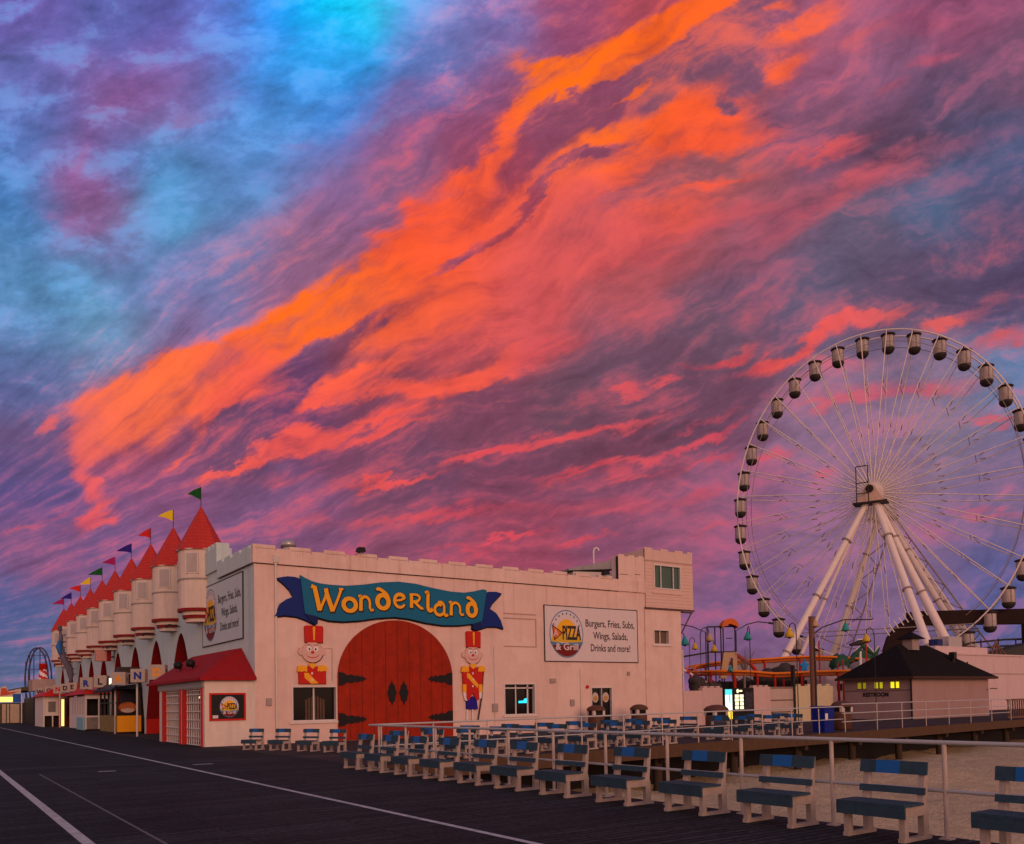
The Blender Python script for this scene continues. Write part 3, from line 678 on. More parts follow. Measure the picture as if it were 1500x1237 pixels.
# neon glow sign inside the second window
neon = mat('neon_cyan', (.0, .3, .4), .5, emit=(.02, .75, 1.0), estr=1.6)
b = MB(); b.prism([(24.45, 1.50), (24.95, 1.50), (25.0, 1.58), (24.95, 1.74), (24.8, 1.70), (24.78, 1.62), (24.47, 1.60)], fS, -.19, -.17, neon)
tag(b.build('neon_sign'), 'small glowing cyan sign inside the window right of the soldier', 'sign')
# double door
dd = MB(); pbox(dd, fS, 29.0, 29.07, 0, 2.3, -.20, .03, trimw); pbox(dd, fS, 30.45, 30.52, 0, 2.3, -.20, .03, trimw); pbox(dd, fS, 29.07, 30.45, 2.22, 2.3, -.20, .03, trimw); pbox(dd, fS, 29.72, 29.80, 0, 2.22, -.18, .0, metalg)
dd = dd.build('double_door', B)
for a in (29.08, 29.81):
    b = MB(); pbox(b, fS, a, a + .63, .02, 2.21, -.16, -.13, glassd); pbox(b, fS, a, a + .63, 1.05, 1.12, -.128, -.11, black)
    lf = b.build('door_leaf', dd)
    b.v = []; b = MB(); b.prism(ell(a + .315, 1.72, .22, .27, 20), fS, -.10, -.126, mat('logo_cream', (.50, .42, .34), .6)); b.prism(ell(a + .315, 1.66, .15, .13, 16), fS, -.094, -.0995, mat('logo_gold', (.45, .26, .08), .6))
    ob = b.build('door_emblem', dd)
# faint closed opening trim, upper wall
b = MB()
for z in (5.93, 5.70, 4.30): b.box(23.5, 25.5, YF - .03, YF - .001, z, z + .05, mat('panel_shadow', (.42, .30, .26), .8))  # strips a tone darker than the stucco, outlining the panel
b.box(25.45, 25.5, YF - .028, YF - .001, 4.35, 5.70, MATS['panel_shadow']); b.build('blocked_opening_trim', B)
b = MB(); b.tube([(28.75, YF - .08, 2.28), (28.75, YF - .005, 2.28)], .09, redp, 12); b.build('alarm_bell', B)
# upper tower box at the right end
b = MB(); b.box(31.1, 33.05, YF - .045, YF + .5, 8.145, 9.45, stucco)
for x in (31.15, 31.9, 32.6): b.box(x, x + .4, YF - .043, YF + .1, 9.452, 9.54, stucco)
b.box(31.2, 31.8, YF - .05, YF - .0455, 8.42, 8.45, darkline); b.box(32.3, 32.7, YF - .05, YF - .0455, 8.48, 8.51, darkline)
b.box(31.05, 31.09, YF - .05, YF + .1, 8.145, 9.4, black)
b.build('upper_block', B)
ZB0, ZB1 = 6.72, 9.98
def fB(u, v, d): return (u, YF - .05 - d, v)
siding = mat('tower_siding', (.62, .44, .37), .75, .06, 3, dirt=.2)
b = MB(); wallgrid(b, 33.07, 36.85, ZB0, ZB1, [(33.75, 35.87, 7.80, 9.18)], fB, siding, .12)
z = ZB0 + .1
while z < 9.4:
    for a, c in (((33.07, 36.85),) if not (7.7 < z < 9.25) else ((33.07, 33.68), (35.94, 36.85))): pbox(b, fB, a, c, z, z + .018, .0005, .016, siding)
    z += .19
b.box(33.08, 36.84, YF - .045 + .13, YF + 2.2, ZB0, ZB1, siding)
pbox(b, fB, 33.0, 36.92, ZB0 - .10, ZB0 - .002, -.05, .03, darkline)
pbox(b, fB, 33.0, 36.92, 9.34, 9.40, .0, .03, MATS['panel_shadow'])
for x in (33.07, 34.3, 35.45, 36.45): b.box(x, x + .62 if x < 36 else 36.85, YF - .05, YF + .1, ZB1 + .002, ZB1 + .11, siding)
bay = b.build('tower_bay', B)
window((33.75, 35.87, 7.80, 9.18), 3, dz=.12, gm=tint, fn=fB, parent=bay, dividers=[34.32, 35.30], sill=False)
b = MB(); pbox(b, fB, 33.6, 36.0, 7.52, 7.60, .001, .05, siding); b.build('window_sill', bay)
b = MB(); b.tube([(36.75, YF, 6.58), (35.88, YF, 5.35)], .04, darkline, 6); b.tube([(35.86, YF, 6.56), (36.8, YF, 6.56)], .05, darkline, 6); b.build('bracket', bay)
# arched red door
def arch_pts(cx, hw, z0, zs, zt, n=30, p=1.0):
    pts = [(cx - hw, z0), (cx + hw, z0), (cx + hw, zs)]
    for i in range(1, n): a = math.pi * i / n; pts.append((cx + hw * math.cos(a), zs + (zt - zs) * math.sin(a) ** p))
    pts.append((cx - hw, zs)); return pts
D = thing('arched_double_door', (17.6, YF, 0), 'huge red plank arched double door with black strap hinges under the blue banner', 'door')
for sx in (-1, 1):
    cx, hw, zs, zt = 17.62, 2.88, 2.75, 5.36
    pts = [(cx, .02), (cx + sx * hw, .02), (cx + sx * hw, zs)] + [(cx + sx * hw * math.cos(math.pi / 2 * i / 22), zs + (zt - zs) * math.sin(math.pi / 2 * i / 22)) for i in range(1, 23)]
    if sx < 0: pts = pts[::-1]
    b = MB(); b.prism(pts, fS, .07, .002, doorm)
    for k in range(0, 5):
        x = cx + sx * (.02 + k * .575); zt_ = zs + (zt - zs) * math.sqrt(max(0, 1 - ((x - cx) / hw) ** 2)) - .03
        if k: b.box(x - .014, x + .014, YF - .075, YF - .0702, .05, zt_, groove)
        else: b.box(min(x, x + sx * .012), max(x, x + sx * .012), YF - .076, YF - .0702, .05, zt_, groove)
    leaf_ = b.build('door_leaf', D)
    for zc, nm in ((2.70, 0), (.92, 1)):
        xe = cx + sx * hw; s = -sx
        prof = [(0, .30), (.25, .27), (.40, .16), (.62, .19), (.80, .12), (.90, .17), (1.02, .08), (1.12, .14), (1.20, .06), (1.34, .0)]
        pts = [(xe + s * (.02 + u), zc + v) for u, v in prof] + [(xe + s * (.02 + u), zc - v) for u, v in prof[::-1][1:]]
        b = MB(); b.prism(pts if s < 0 else pts[::-1], fS, .095, .078, black); b.build('strap_hinge', leaf_)
    xc = cx + sx * .30
    pts = [(xc, 1.50), (xc + .07, 1.66), (xc + .15, 1.72), (xc + .17, 1.88), (xc + .24, 2.06), (xc + .17, 2.24), (xc + .15, 2.40), (xc + .07, 2.46), (xc, 2.62), (xc - .07, 2.46), (xc - .15, 2.40), (xc - .17, 2.24), (xc - .24, 2.06), (xc - .17, 1.88), (xc - .15, 1.72), (xc - .07, 1.66)]
    b = MB(); b.prism(pts, fS, .095, .078, black); b.build('handle_plate', leaf_)

# ---- west facade of the castle
YW1 = 99.5
arcs = [47.0, 52.85, 58.9, 64.9, 70.7, 76.5, 82.3, 88.2, 94.0]
towers = [42.88, 48.57, 54.23, 60.04, 65.9, 71.27, 76.93, 82.42, 87.99, 93.19]
AW, AZT, AZS = 2.78, 5.52, .9
def arch_z(dy):
    q = min(1, abs(dy) / AW); 
    return AZS + (AZT - AZS) * (1 - q ** 1.75)
fWe = fW(X0)
b = MB()
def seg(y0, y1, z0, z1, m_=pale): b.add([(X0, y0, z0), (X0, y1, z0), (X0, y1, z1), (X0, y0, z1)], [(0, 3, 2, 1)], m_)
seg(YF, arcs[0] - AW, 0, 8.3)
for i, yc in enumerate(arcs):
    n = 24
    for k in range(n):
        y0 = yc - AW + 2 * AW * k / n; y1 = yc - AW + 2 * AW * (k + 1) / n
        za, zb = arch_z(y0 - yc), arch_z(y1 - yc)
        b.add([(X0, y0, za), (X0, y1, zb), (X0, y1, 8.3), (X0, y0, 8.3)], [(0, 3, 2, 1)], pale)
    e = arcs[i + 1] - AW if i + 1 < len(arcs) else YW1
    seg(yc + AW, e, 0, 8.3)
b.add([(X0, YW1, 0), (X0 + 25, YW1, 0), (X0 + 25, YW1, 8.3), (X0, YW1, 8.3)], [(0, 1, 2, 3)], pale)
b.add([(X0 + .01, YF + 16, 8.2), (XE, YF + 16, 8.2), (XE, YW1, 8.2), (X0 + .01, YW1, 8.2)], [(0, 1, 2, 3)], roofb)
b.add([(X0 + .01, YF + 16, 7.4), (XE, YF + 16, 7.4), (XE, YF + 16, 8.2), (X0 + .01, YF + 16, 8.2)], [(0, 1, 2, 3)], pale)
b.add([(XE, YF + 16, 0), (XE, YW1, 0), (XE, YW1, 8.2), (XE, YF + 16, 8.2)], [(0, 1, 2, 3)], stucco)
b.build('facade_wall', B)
b = MB(); b.box(X0 + .86, X0 + .94, YF + 8, YW1, 0, 7, innerw); b.build('arcade_back_wall', B)
for yc in arcs:
    b = MB(); n = 24; DP = .85
    for k in range(n):
        y0 = yc - AW + 2 * AW * k / n; y1 = yc - AW + 2 * AW * (k + 1) / n
        za, zb = arch_z(y0 - yc), arch_z(y1 - yc)
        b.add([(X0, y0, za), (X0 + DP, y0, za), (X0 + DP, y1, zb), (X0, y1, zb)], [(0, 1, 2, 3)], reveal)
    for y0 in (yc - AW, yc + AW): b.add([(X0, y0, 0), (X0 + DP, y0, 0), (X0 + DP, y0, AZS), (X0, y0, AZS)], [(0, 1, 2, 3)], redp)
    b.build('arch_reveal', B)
    b = MB(); b.tube([(X0 - .02, yc + .1, AZT + .35), (X0 - .55, yc + .1, AZT + .42), (X0 - .75, yc + .1, AZT + .30)], [.03, .05, .09], steelb, 8); b.build('arch_lamp', B)
# parapet pieces
b = MB(); b.box(X0 - .09, X0 + .12, YF + .13, 39.85, 7.50, 8.12, pale)
y = YF + .4
while y < 39.2: b.box(X0 - .088, X0 + .118, y, y + .8, 8.122, 8.27, pale); y += 1.3
b.box(X0 - .095, X0 - .0905, YF + .13, 39.8, 7.46, 7.50, darkline)
b.box(X0 - .10, X0 + .6, 39.87, 41.9, 7.9, 8.95, pale)
for y in (39.9, 40.55, 41.2): b.box(X0 - .098, X0 + .5, y, y + .35, 8.952, 9.18, pale)
b.box(X0 - .06, X0 + .15, 41.92, YW1, 8.302, 9.1, pale)
y = 42.5
while y < 98: b.box(X0 - .058, X0 + .148, y, y + .6, 9.102, 9.35, pale); y += 1.15
b.build('facade_parapet', B)
for i, yc in enumerate(towers):
    c = (X0, yc, 0); A0, A1 = R(90), R(270)
    b = MB(); rr = 1.06
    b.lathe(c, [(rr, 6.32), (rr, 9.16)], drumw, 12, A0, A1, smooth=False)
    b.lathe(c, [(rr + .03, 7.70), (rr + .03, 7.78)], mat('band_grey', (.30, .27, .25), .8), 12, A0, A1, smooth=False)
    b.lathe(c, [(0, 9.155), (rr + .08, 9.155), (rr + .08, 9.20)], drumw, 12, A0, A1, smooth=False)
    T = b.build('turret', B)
    b = MB()
    for r_, z0, z1, m_ in ((rr + .05, 6.20, 6.34, reveal), (.92, 6.02, 6.20, drumw), (.86, 5.88, 6.02, reveal), (.74, 5.70, 5.88, drumw)):
        b.lathe(c, [(0, z0), (r_, z0), (r_, z1), (0, z1)], m_, 12, A0, A1, smooth=False)
    b.build('corbel', T)
    b = MB(); b.lathe(c, [(rr + .16, 9.16), (rr * .5 + .08, 10.34), (.0, 11.48)], conem, 8, R(22.5), R(382.5), smooth=False); b.lathe(c, [(0, 9.158), (rr + .16, 9.159)], redp, 8, R(22.5), R(382.5), smooth=False); b.build('cone_roof', T)
    b = MB()
    a = R(232)
    def fT(u, v, d, yc=yc, a=a):
        n = Vector((math.cos(a), math.sin(a), 0)); t_ = Vector((-math.sin(a), math.cos(a), 0)); p = Vector((X0, yc, 0)) + n * (rr * .965 + d) + t_ * u
        return (p.x, p.y, v)
    pbox(b, fT, -.32, .32, 7.98, 9.02, -.03, .055, trimw); pbox(b, fT, -.26, .26, 8.04, 8.96, .056, .07, mat('panel_grey', (.42, .38, .36), .6, .1, 4, dirt=.2)); b.build('turret_window', T)
    b = MB(); b.prism([(yc + .78, 6.70), (yc + 1.0, 6.70), (yc + 1.0, 7.1), (yc + .89, 7.32), (yc + .78, 7.1)], lambda u, v, d, yc=yc: (X0 - .72 - d + (u - yc - .78) * 1.6, u, v), .10, -.12, redp); b.build('arrow_slit', T)
# pennants
cols_ = [('green', greenc), ('yellow', yelc), ('red', redc), ('blue', navyc), ('magenta', purple), ('green', greenc), ('yellow', yelc), ('red', redc), ('blue', navyc), ('magenta', purple)]
for i, (cn, cm) in enumerate(cols_):
    yc = towers[i]
    pos = 'nearest' if i < 1 else f'{ords[i]} nearest'
    t = thing('pennant_flag', (X0, yc, 11.4), f'{cn} pennant flying on the {pos} red cone roof of the castle', 'flag', 'pennants on the cone roofs')
    b = MB(); b.tube([(X0, yc, 11.42), (X0, yc, 12.42)], .018, steelb, 6); b.build('flagpole', t)
    random.seed(i * 5 + 1); L_ = random.uniform(.62, .85) * (1 + .35 * (i > 2)); b = MB(); n = 8; vs = []; dr = random.uniform(-.25, .12)
    for k in range(n + 1):
        q = k / n; w = (1 - q) * .30 + .015; wob = .06 * math.sin(q * 6 + i)
        cx, cy, cz = X0 - q * L_ * .9, yc + q * L_ * .25 + wob, 12.1 + dr * q - .14 * q * q
        vs += [(cx, cy, cz - w), (cx, cy, cz + w), (cx + .006, cy + .012, cz - w), (cx + .006, cy + .012, cz + w)]
    fs = []
    for k in range(n):
        o = 4 * k; fs += [(o, o + 1, o + 5, o + 4), (o + 2, o + 6, o + 7, o + 3), (o, o + 4, o + 6, o + 2), (o + 1, o + 3, o + 7, o + 5)]
    b.add(vs, fs, cm, False); b.build('flag', t)
# ================================================================== SIGNS ON THE FRONT WALL
def fr3(d0): return lambda u, v, d: (u, YF - d0 - d, v)
T = thing('ribbon_banner_sign', (17.7, YF, 5.3), 'big teal ribbon banner lettered Wonderland above the red arched door', 'sign')
bodyp = [(13.057, 7.094), (13.262, 6.990), (13.553, 6.869), (13.941, 6.798), (14.333, 6.770), (15.133, 6.768), (15.955, 6.873), (16.798, 7.028), (17.662, 7.116), (18.547, 7.078), (19.453, 6.934), (20.384, 6.827), (21.147, 6.814), (21.733, 6.915), (22.230, 7.045), (22.449, 7.007), (22.118, 5.359), (21.704, 5.360), (20.831, 5.245), (19.981, 5.214), (19.061, 5.301), (18.166, 5.450), (17.465, 5.499), (16.607, 5.417), (15.770, 5.275), (14.954, 5.198), (14.317, 5.218), (13.770, 5.345), (13.248, 5.455), (13.128, 6.436)]
b = MB(); b.prism(bodyp[::-1], fS, .17, .06, blueA); main = b.build('banner_body', T)
sh_ = mat('banner_edge', (.03, .012, .012), .7)  # dark brown for the banner's painted cast shadow and for the letter outlines
b = MB(); b.prism([(x + .03, z - .07) for x, z in bodyp][::-1], fS, .058, .01, sh_); b.build('banner_backing', T)
for tl in ([(13.094, 6.935), (12.830, 7.005), (12.492, 7.011), (12.032, 6.906), (12.340, 6.680), (12.562, 6.461), (12.747, 6.157), (12.484, 6.048), (12.185, 5.836), (11.960, 5.298), (12.404, 5.360), (12.890, 5.323), (13.307, 5.193), (13.674, 5.015), (13.830, 5.124), (13.771, 5.397), (13.310, 5.488), (13.180, 6.292)], [(22.377, 6.902), (22.628, 6.950), (23.033, 6.974), (23.359, 6.908), (23.077, 6.645), (22.819, 6.419), (22.632, 6.122), (23.012, 5.919), (23.260, 5.589), (23.425, 5.168), (22.998, 5.256), (22.494, 5.238), (21.796, 5.030), (21.582, 5.106), (21.626, 5.340), (22.119, 5.409), (22.262, 6.138)]):
    b = MB(); b.prism(tl[::-1], fS, .125, .04, blueB); b.prism([(x + .03, z - .06) for x, z in tl][::-1], fS, .038, .008, sh_); b.build('ribbon_tail', T)  # second shape is the tail's cast shadow, painted as a dark offset copy
for tl in ([(13.248, 5.470), (13.809, 5.361), (13.831, 5.214), (13.690, 5.001), (13.460, 5.184)], [(21.606, 5.340), (22.121, 5.493), (22.075, 5.164), (21.796, 5.030), (21.602, 5.106)]):
    b = MB(); b.prism(tl[::-1], fS, .176, .128, mat('banner_fold', (.004, .015, .09), .5)); b.build('ribbon_fold', T)
# hand lettered uncial characters: strokes in a unit box, width in box heights
def arc(cx, cy, rx, ry, a0, a1, n=18): return [(cx + rx * math.cos(R(a0 + (a1 - a0) * i / n)), cy + ry * math.sin(R(a0 + (a1 - a0) * i / n))) for i in range(n + 1)]
GL = {
 'W': [([(-.02, .96), (.10, .93), (.27, .04)], .13, .14), ([(.27, .04), (.48, .62), (.52, .90)], .07, .10), ([(.48, .92), (.52, .70), (.72, .04)], .12, .14), ([(.72, .04), (.92, .60), (1.02, .93)], .08, .08), ([(.94, .92), (1.10, .96)], .09, .05)],
 'o': [(arc(.5, .5, .40, .40, 0, 360, 28), .20, .20)],
 'n': [([(.02, .86), (.16, .92), (.18, .70), (.16, .06)], .12, .19), (arc(.46, .50, .30, .40, 150, 0, 12) + [(.76, .20), (.84, .06), (1.0, .12)], .14, .12), ([(.05, .05), (.26, .03)], .09, .08)],
 'd': [(arc(.5, .36, .38, .32, 0, 360, 28), .16, .16), ([(.86, .34), (.82, .62), (.60, .82), (.22, .98), (.08, .90)], .16, .10)],
 'e': [(arc(.5, .5, .38, .42, 40, 330, 24), .19, .12), ([(.16, .50), (.55, .56), (.84, .72), (.70, .88), (.5, .92)], .10, .12)],
 'R': [([(.16, .98), (.18, .5), (.16, .02)], .19, .19), ([(.02, .95), (.3, .97), (.62, .95), (.80, .76), (.62, .52), (.30, .46)], .10, .15), ([(.42, .46), (.66, .22), (.92, .04), (1.05, .06)], .16, .12)],
 'l': [([(.1, .93), (.42, .98), (.40, .5), (.44, .14), (.70, .04), (1.0, .16)], .13, .15)],
 'a': [(arc(.42, .42, .34, .36, 60, 330, 20), .17, .14), ([(.30, .92), (.62, .92), (.78, .66), (.78, .22), (.90, .06), (1.06, .14)], .12, .15)],
}
def smooth_(p, n=4):
    if len(p) < 3 or len(p) > 14: return p
    o = []
    for i in range(len(p) - 1):
        a, b_, c, d = p[max(i - 1, 0)], p[i], p[i + 1], p[min(i + 2, len(p) - 1)]
        for k in range(n):
            t = k / n; o.append(tuple(.5 * (2 * b_[j] + (c[j] - a[j]) * t + (2 * a[j] - 5 * b_[j] + 4 * c[j] - d[j]) * t * t + (3 * b_[j] - a[j] - 3 * c[j] + d[j]) * t ** 3) for j in (0, 1)))
    return o + [p[-1]]
def letter(mb, ch, x0, z0, w, h, m_, d, grow=0.0, slope=0.0):
    for si, (pts, w0, w1) in enumerate(GL[ch]):
        pts = smooth_(pts) if ch not in 'W' else pts
        P = [(x0 + u * w, z0 + v * h + slope * (u - .5) * w) for u, v in pts]; n = len(P); L_, R_ = [], []
        for i, p in enumerate(P):
            a, c = P[max(i - 1, 0)], P[min(i + 1, n - 1)]
            if ch == 'o' or (len(pts) == 29): a, c = P[(i - 1) % (n - 1)], P[(i + 1) % (n - 1)]
            dx, dz_ = c[0] - a[0], c[1] - a[1]; l_ = math.hypot(dx, dz_) or 1
            ww = (w0 + (w1 - w0) * i / (n - 1)) * h * .68 + grow
            if len(pts) == 29: ww *= (1 + .22 * abs(math.cos(math.atan2(p[1] - z0 - .5 * h, p[0] - x0 - .5 * w))) - .11)
            ox, oz = -dz_ / l_ * ww, dx / l_ * ww
            ex = -dx / l_ * grow if i == 0 else (dx / l_ * grow if i == n - 1 else 0); ez = -dz_ / l_ * grow if i == 0 else (dz_ / l_ * grow if i == n - 1 else 0)
            L_.append((p[0] + ox + ex, p[1] + oz + ez)); R_.append((p[0] - ox + ex, p[1] - oz + ez))
        vs = []; dd_ = d + si * .002
        for l_, r_ in zip(L_, R_): vs += [(l_[0], YF - dd_, l_[1]), (r_[0], YF - dd_, r_[1])]
        fs = [(2 * i, 2 * i + 1, 2 * i + 3, 2 * i + 2) for i in range(n - 1)]
        mb.add(vs, fs, m_)
word = [('W', [(13.541, 5.572), (14.850, 6.675)]), ('o', [(14.910, 5.597), (15.634, 6.279)]), ('n', [(15.676, 5.700), (16.409, 6.399)]), ('d', [(16.511, 5.816), (17.240, 6.743)]), ('e', [(17.366, 5.887), (18.076, 6.588)]), ('R', [(18.191, 5.927), (18.881, 6.586)]), ('l', [(18.996, 5.821), (19.412, 6.713)]), ('a', [(19.469, 5.632), (20.187, 6.332)]), ('n', [(20.270, 5.699), (21.101, 6.364)]), ('d', [(21.243, 5.674), (21.865, 6.604)])]
for ch, ((xa, za), (xb, zb)) in word:
    b = MB(); letter(b, ch, xa, za, xb - xa, zb - za, gold, .196, 0, -.02); letter(b, ch, xa + .02, za - .025, xb - xa, zb - za, sh_, .178, .035, -.02)
    b.build('letter', main)

# toy soldiers, painted flat cut-outs fixed on the wall
def disc(mb, c, rx, rz, m_, d0, d1, n=24): mb.prism(ell(c[0], c[1], rx, rz, n), fS, d1, d0, m_)
def soldier(nm, label, full, K):
    T = thing(nm, (K['face'][0][0], YF, K['torso'][0][1]), label, 'sign figure')
    (fx, fz), (rx_, rz_) = K['face'][0], (abs(K['face'][1][0] - K['face'][0][0]), abs(K['face'][2][1] - K['face'][0][1]))
    shd = mat('cutout_edge', (.10, .03, .02), .8)  # for dark offset copies behind the figure, its cast shadow painted on the wall
    b = MB(); (x0, z0), (x1, z1) = K['hat']; b.prism([(x0 + .02, z0), (x1 - .02, z0), (x1, z1 - .05), (x1 - .06, z1), (x0 + .06, z1), (x0, z1 - .05)], fS, .12, .02, redp)
    b.prism([(x0 + .05, z0 - .03), (x1 + .04, z0 - .03), (x1 + .05, z1 - .06), (x0 + .05, z1 - .02)], fS, .018, .006, shd)
    xm = (x0 + x1) / 2; b.prism([(xm - .03, z0 + .10), (xm + .03, z0 + .10), (xm + .055, z1 - .07), (xm, z1 - .03), (xm - .055, z1 - .07)], fS, .132, .121, gold); b.build('hat', T)
    b = MB(); disc(b, (fx, fz), rx_, rz_, skin, .02, .11); disc(b, (fx + .05, fz - .02), rx_ * 1.04, rz_ * 1.04, shd, .005, .018)
    for s in (-1, 1): disc(b, (fx + s * rx_ * 1.05, fz + .02), rx_ * .28, rz_ * .34, skin, .018, .09, 14)
    hd = b.build('head', T)
    for s in (-1, 1):
        b = MB(); disc(b, (fx + s * rx_ * .34, fz + rz_ * .32), rx_ * .24, rz_ * .28, white, .111, .118, 14); disc(b, (fx + s * rx_ * .30, fz + rz_ * .28), rx_ * .08, rz_ * .11, black, .119, .124, 10); b.build('eye', hd)
        b = MB(); b.prism([(fx + s * rx_ * .15, fz + rz_ * .68), (fx + s * rx_ * .55, fz + rz_ * .74), (fx + s * rx_ * .55, fz + rz_ * .69), (fx + s * rx_ * .15, fz + rz_ * .63)][::s], fS, .120, .112, black); b.build('eyebrow', hd)
    b = MB(); disc(b, (fx, fz - .01), rx_ * .16, rz_ * .14, redp, .111, .122, 12); b.build('nose', hd)
    b = MB(); up_ = [(fx + rx_ * .72 * math.cos(R(a)), fz + rz_ * .05 + rz_ * .55 * math.sin(R(a))) for a in range(200, 341, 14)]; lo_ = [(fx + rx_ * .70 * math.cos(R(a)), fz + rz_ * .0 + rz_ * .58 * math.sin(R(a))) for a in range(340, 199, -14)]
    b.prism(up_[::1] + lo_, fS, .119, .112, redp); b.build('mouth', hd)
    b = MB(); tp = K['torso']; b.prism(tp[::-1], fS, .12, .02, redp); b.prism([(x + .05, z - .02) for x, z in tp][::-1], fS, .018, .006, shd)
    bd = b.build('jacket', T)
    b = MB(); b.prism(K['sash'][::-1], fS, .132, .1205, gold); b.build('sash', bd)
    b = MB(); b.prism(K['collar'][::-1], fS, .134, .1205, gold); b.build('collar', bd)
    for e in K['epau']:
        b = MB(); (x0, z0), (x1, z1) = e; c = ((x0 + x1) / 2, z0 + (z1 - z0) * .55)
        pts = [(x0, z0 + .03), (x0 + .04, z0), (x0 + .09, z0 + .04), (x0 + .14, z0), (x1 - .12, z0 + .04), (x1 - .06, z0), (x1, z0 + .04), (x1 - .02, z1 - .05), (c[0], z1), (x0 + .03, z1 - .05)]
        b.prism(pts, fS, .15, .03, gold); b.build('epaulette', T)
    for c in K['but']:
        b = MB(); disc(b, c, .045, .055, white, .1325, .15, 12); b.build('button', bd)
    if full:
        for q in K['cuff']: b = MB(); b.prism(q[::-1], fS, .14, .02, gold); b.build('cuff', T)
        for q in K['hand']: b = MB(); b.prism(q[::-1], fS, .13, .02, white); b.build('glove', T)
        b = MB(); b.prism(K['trous'][::-1], fS, .115, .02, navyc); b.build('trousers', T)
        for q in K['leg']: b = MB(); b.prism(q[::-1], fS, .10, .02, white); b.build('leg', T)
        b = MB(); (xa, za), (xb, zb), (xc, zc) = K['gun']; b.tube([(xa, YF - .10, za), (xb, YF - .10, zb), (xc, YF - .10, zc)], .035, mat('rifle_brown', (.06, .02, .015), .6), 8); b.build('rifle', T)
soldier('toy_soldier_figure', 'red-coated toy soldier bust with tall hat, above the dark window left of the door', False, dict(
 hat=[(13.237, 4.249), (14.063, 4.969)], face=[(13.586, 3.837), (14.051, 3.845), (13.590, 4.280)], torso=[(12.978, 2.490), (12.968, 3.059), (13.227, 3.192), (13.518, 3.268), (13.866, 3.212), (14.169, 3.066), (14.178, 2.487)],
 sash=[(13.194, 2.950), (13.377, 2.951), (13.835, 2.502), (13.511, 2.488), (13.223, 2.731)], collar=[(13.404, 3.355), (13.751, 3.359), (13.711, 3.226), (13.579, 3.122), (13.441, 3.224)], epau=[[(12.907, 2.986), (13.335, 3.281)], [(13.786, 3.005), (14.234, 3.290)]], but=[(13.538, 2.930), (13.535, 2.643)]))
soldier('toy_soldier_figure', 'full length red-coated toy soldier with blue trousers, right of the red door', True, dict(
 hat=[(21.274, 4.218), (22.091, 4.989)], face=[(21.637, 3.844), (22.089, 3.851), (21.645, 4.276)], torso=[(21.066, 2.287), (21.041, 3.027), (21.275, 3.210), (21.627, 3.312), (21.958, 3.215), (22.172, 3.033), (22.138, 2.281), (21.971, 1.783), (21.811, 1.660), (21.603, 2.035), (21.363, 1.666), (21.230, 1.792)],
 sash=[(21.271, 2.987), (21.425, 2.946), (21.904, 2.432), (21.861, 2.241), (21.267, 2.780)], collar=[(21.453, 3.410), (21.825, 3.414), (21.763, 3.263), (21.624, 3.163), (21.489, 3.261)], epau=[[(20.964, 3.010), (21.374, 3.326)], [(21.896, 3.031), (22.297, 3.335)]], but=[(21.591, 2.963), (21.580, 2.350), (21.615, 2.657)],
 cuff=[[(21.030, 2.435), (21.222, 2.434), (21.216, 2.080), (21.043, 2.081)], [(21.924, 2.432), (22.121, 2.431), (22.114, 2.073), (21.917, 2.074)]], hand=[[(21.043, 2.073), (21.197, 2.072), (21.211, 1.792), (21.285, 1.643), (21.132, 1.694)], [(21.937, 2.066), (22.094, 2.065), (22.069, 1.781), (21.950, 1.716)]],
 trous=[(21.239, 1.248), (21.228, 1.693), (21.363, 1.691), (21.600, 1.870), (21.811, 1.685), (21.862, 1.236)], leg=[[(21.230, 0.755), (21.239, 1.248), (21.297, 1.247), (21.288, 0.754)], [(21.540, 0.747), (21.549, 1.242), (21.608, 1.241), (21.598, 0.746)]], gun=[(22.214, 3.116), (22.089, 1.781), (21.871, 0.705)]))

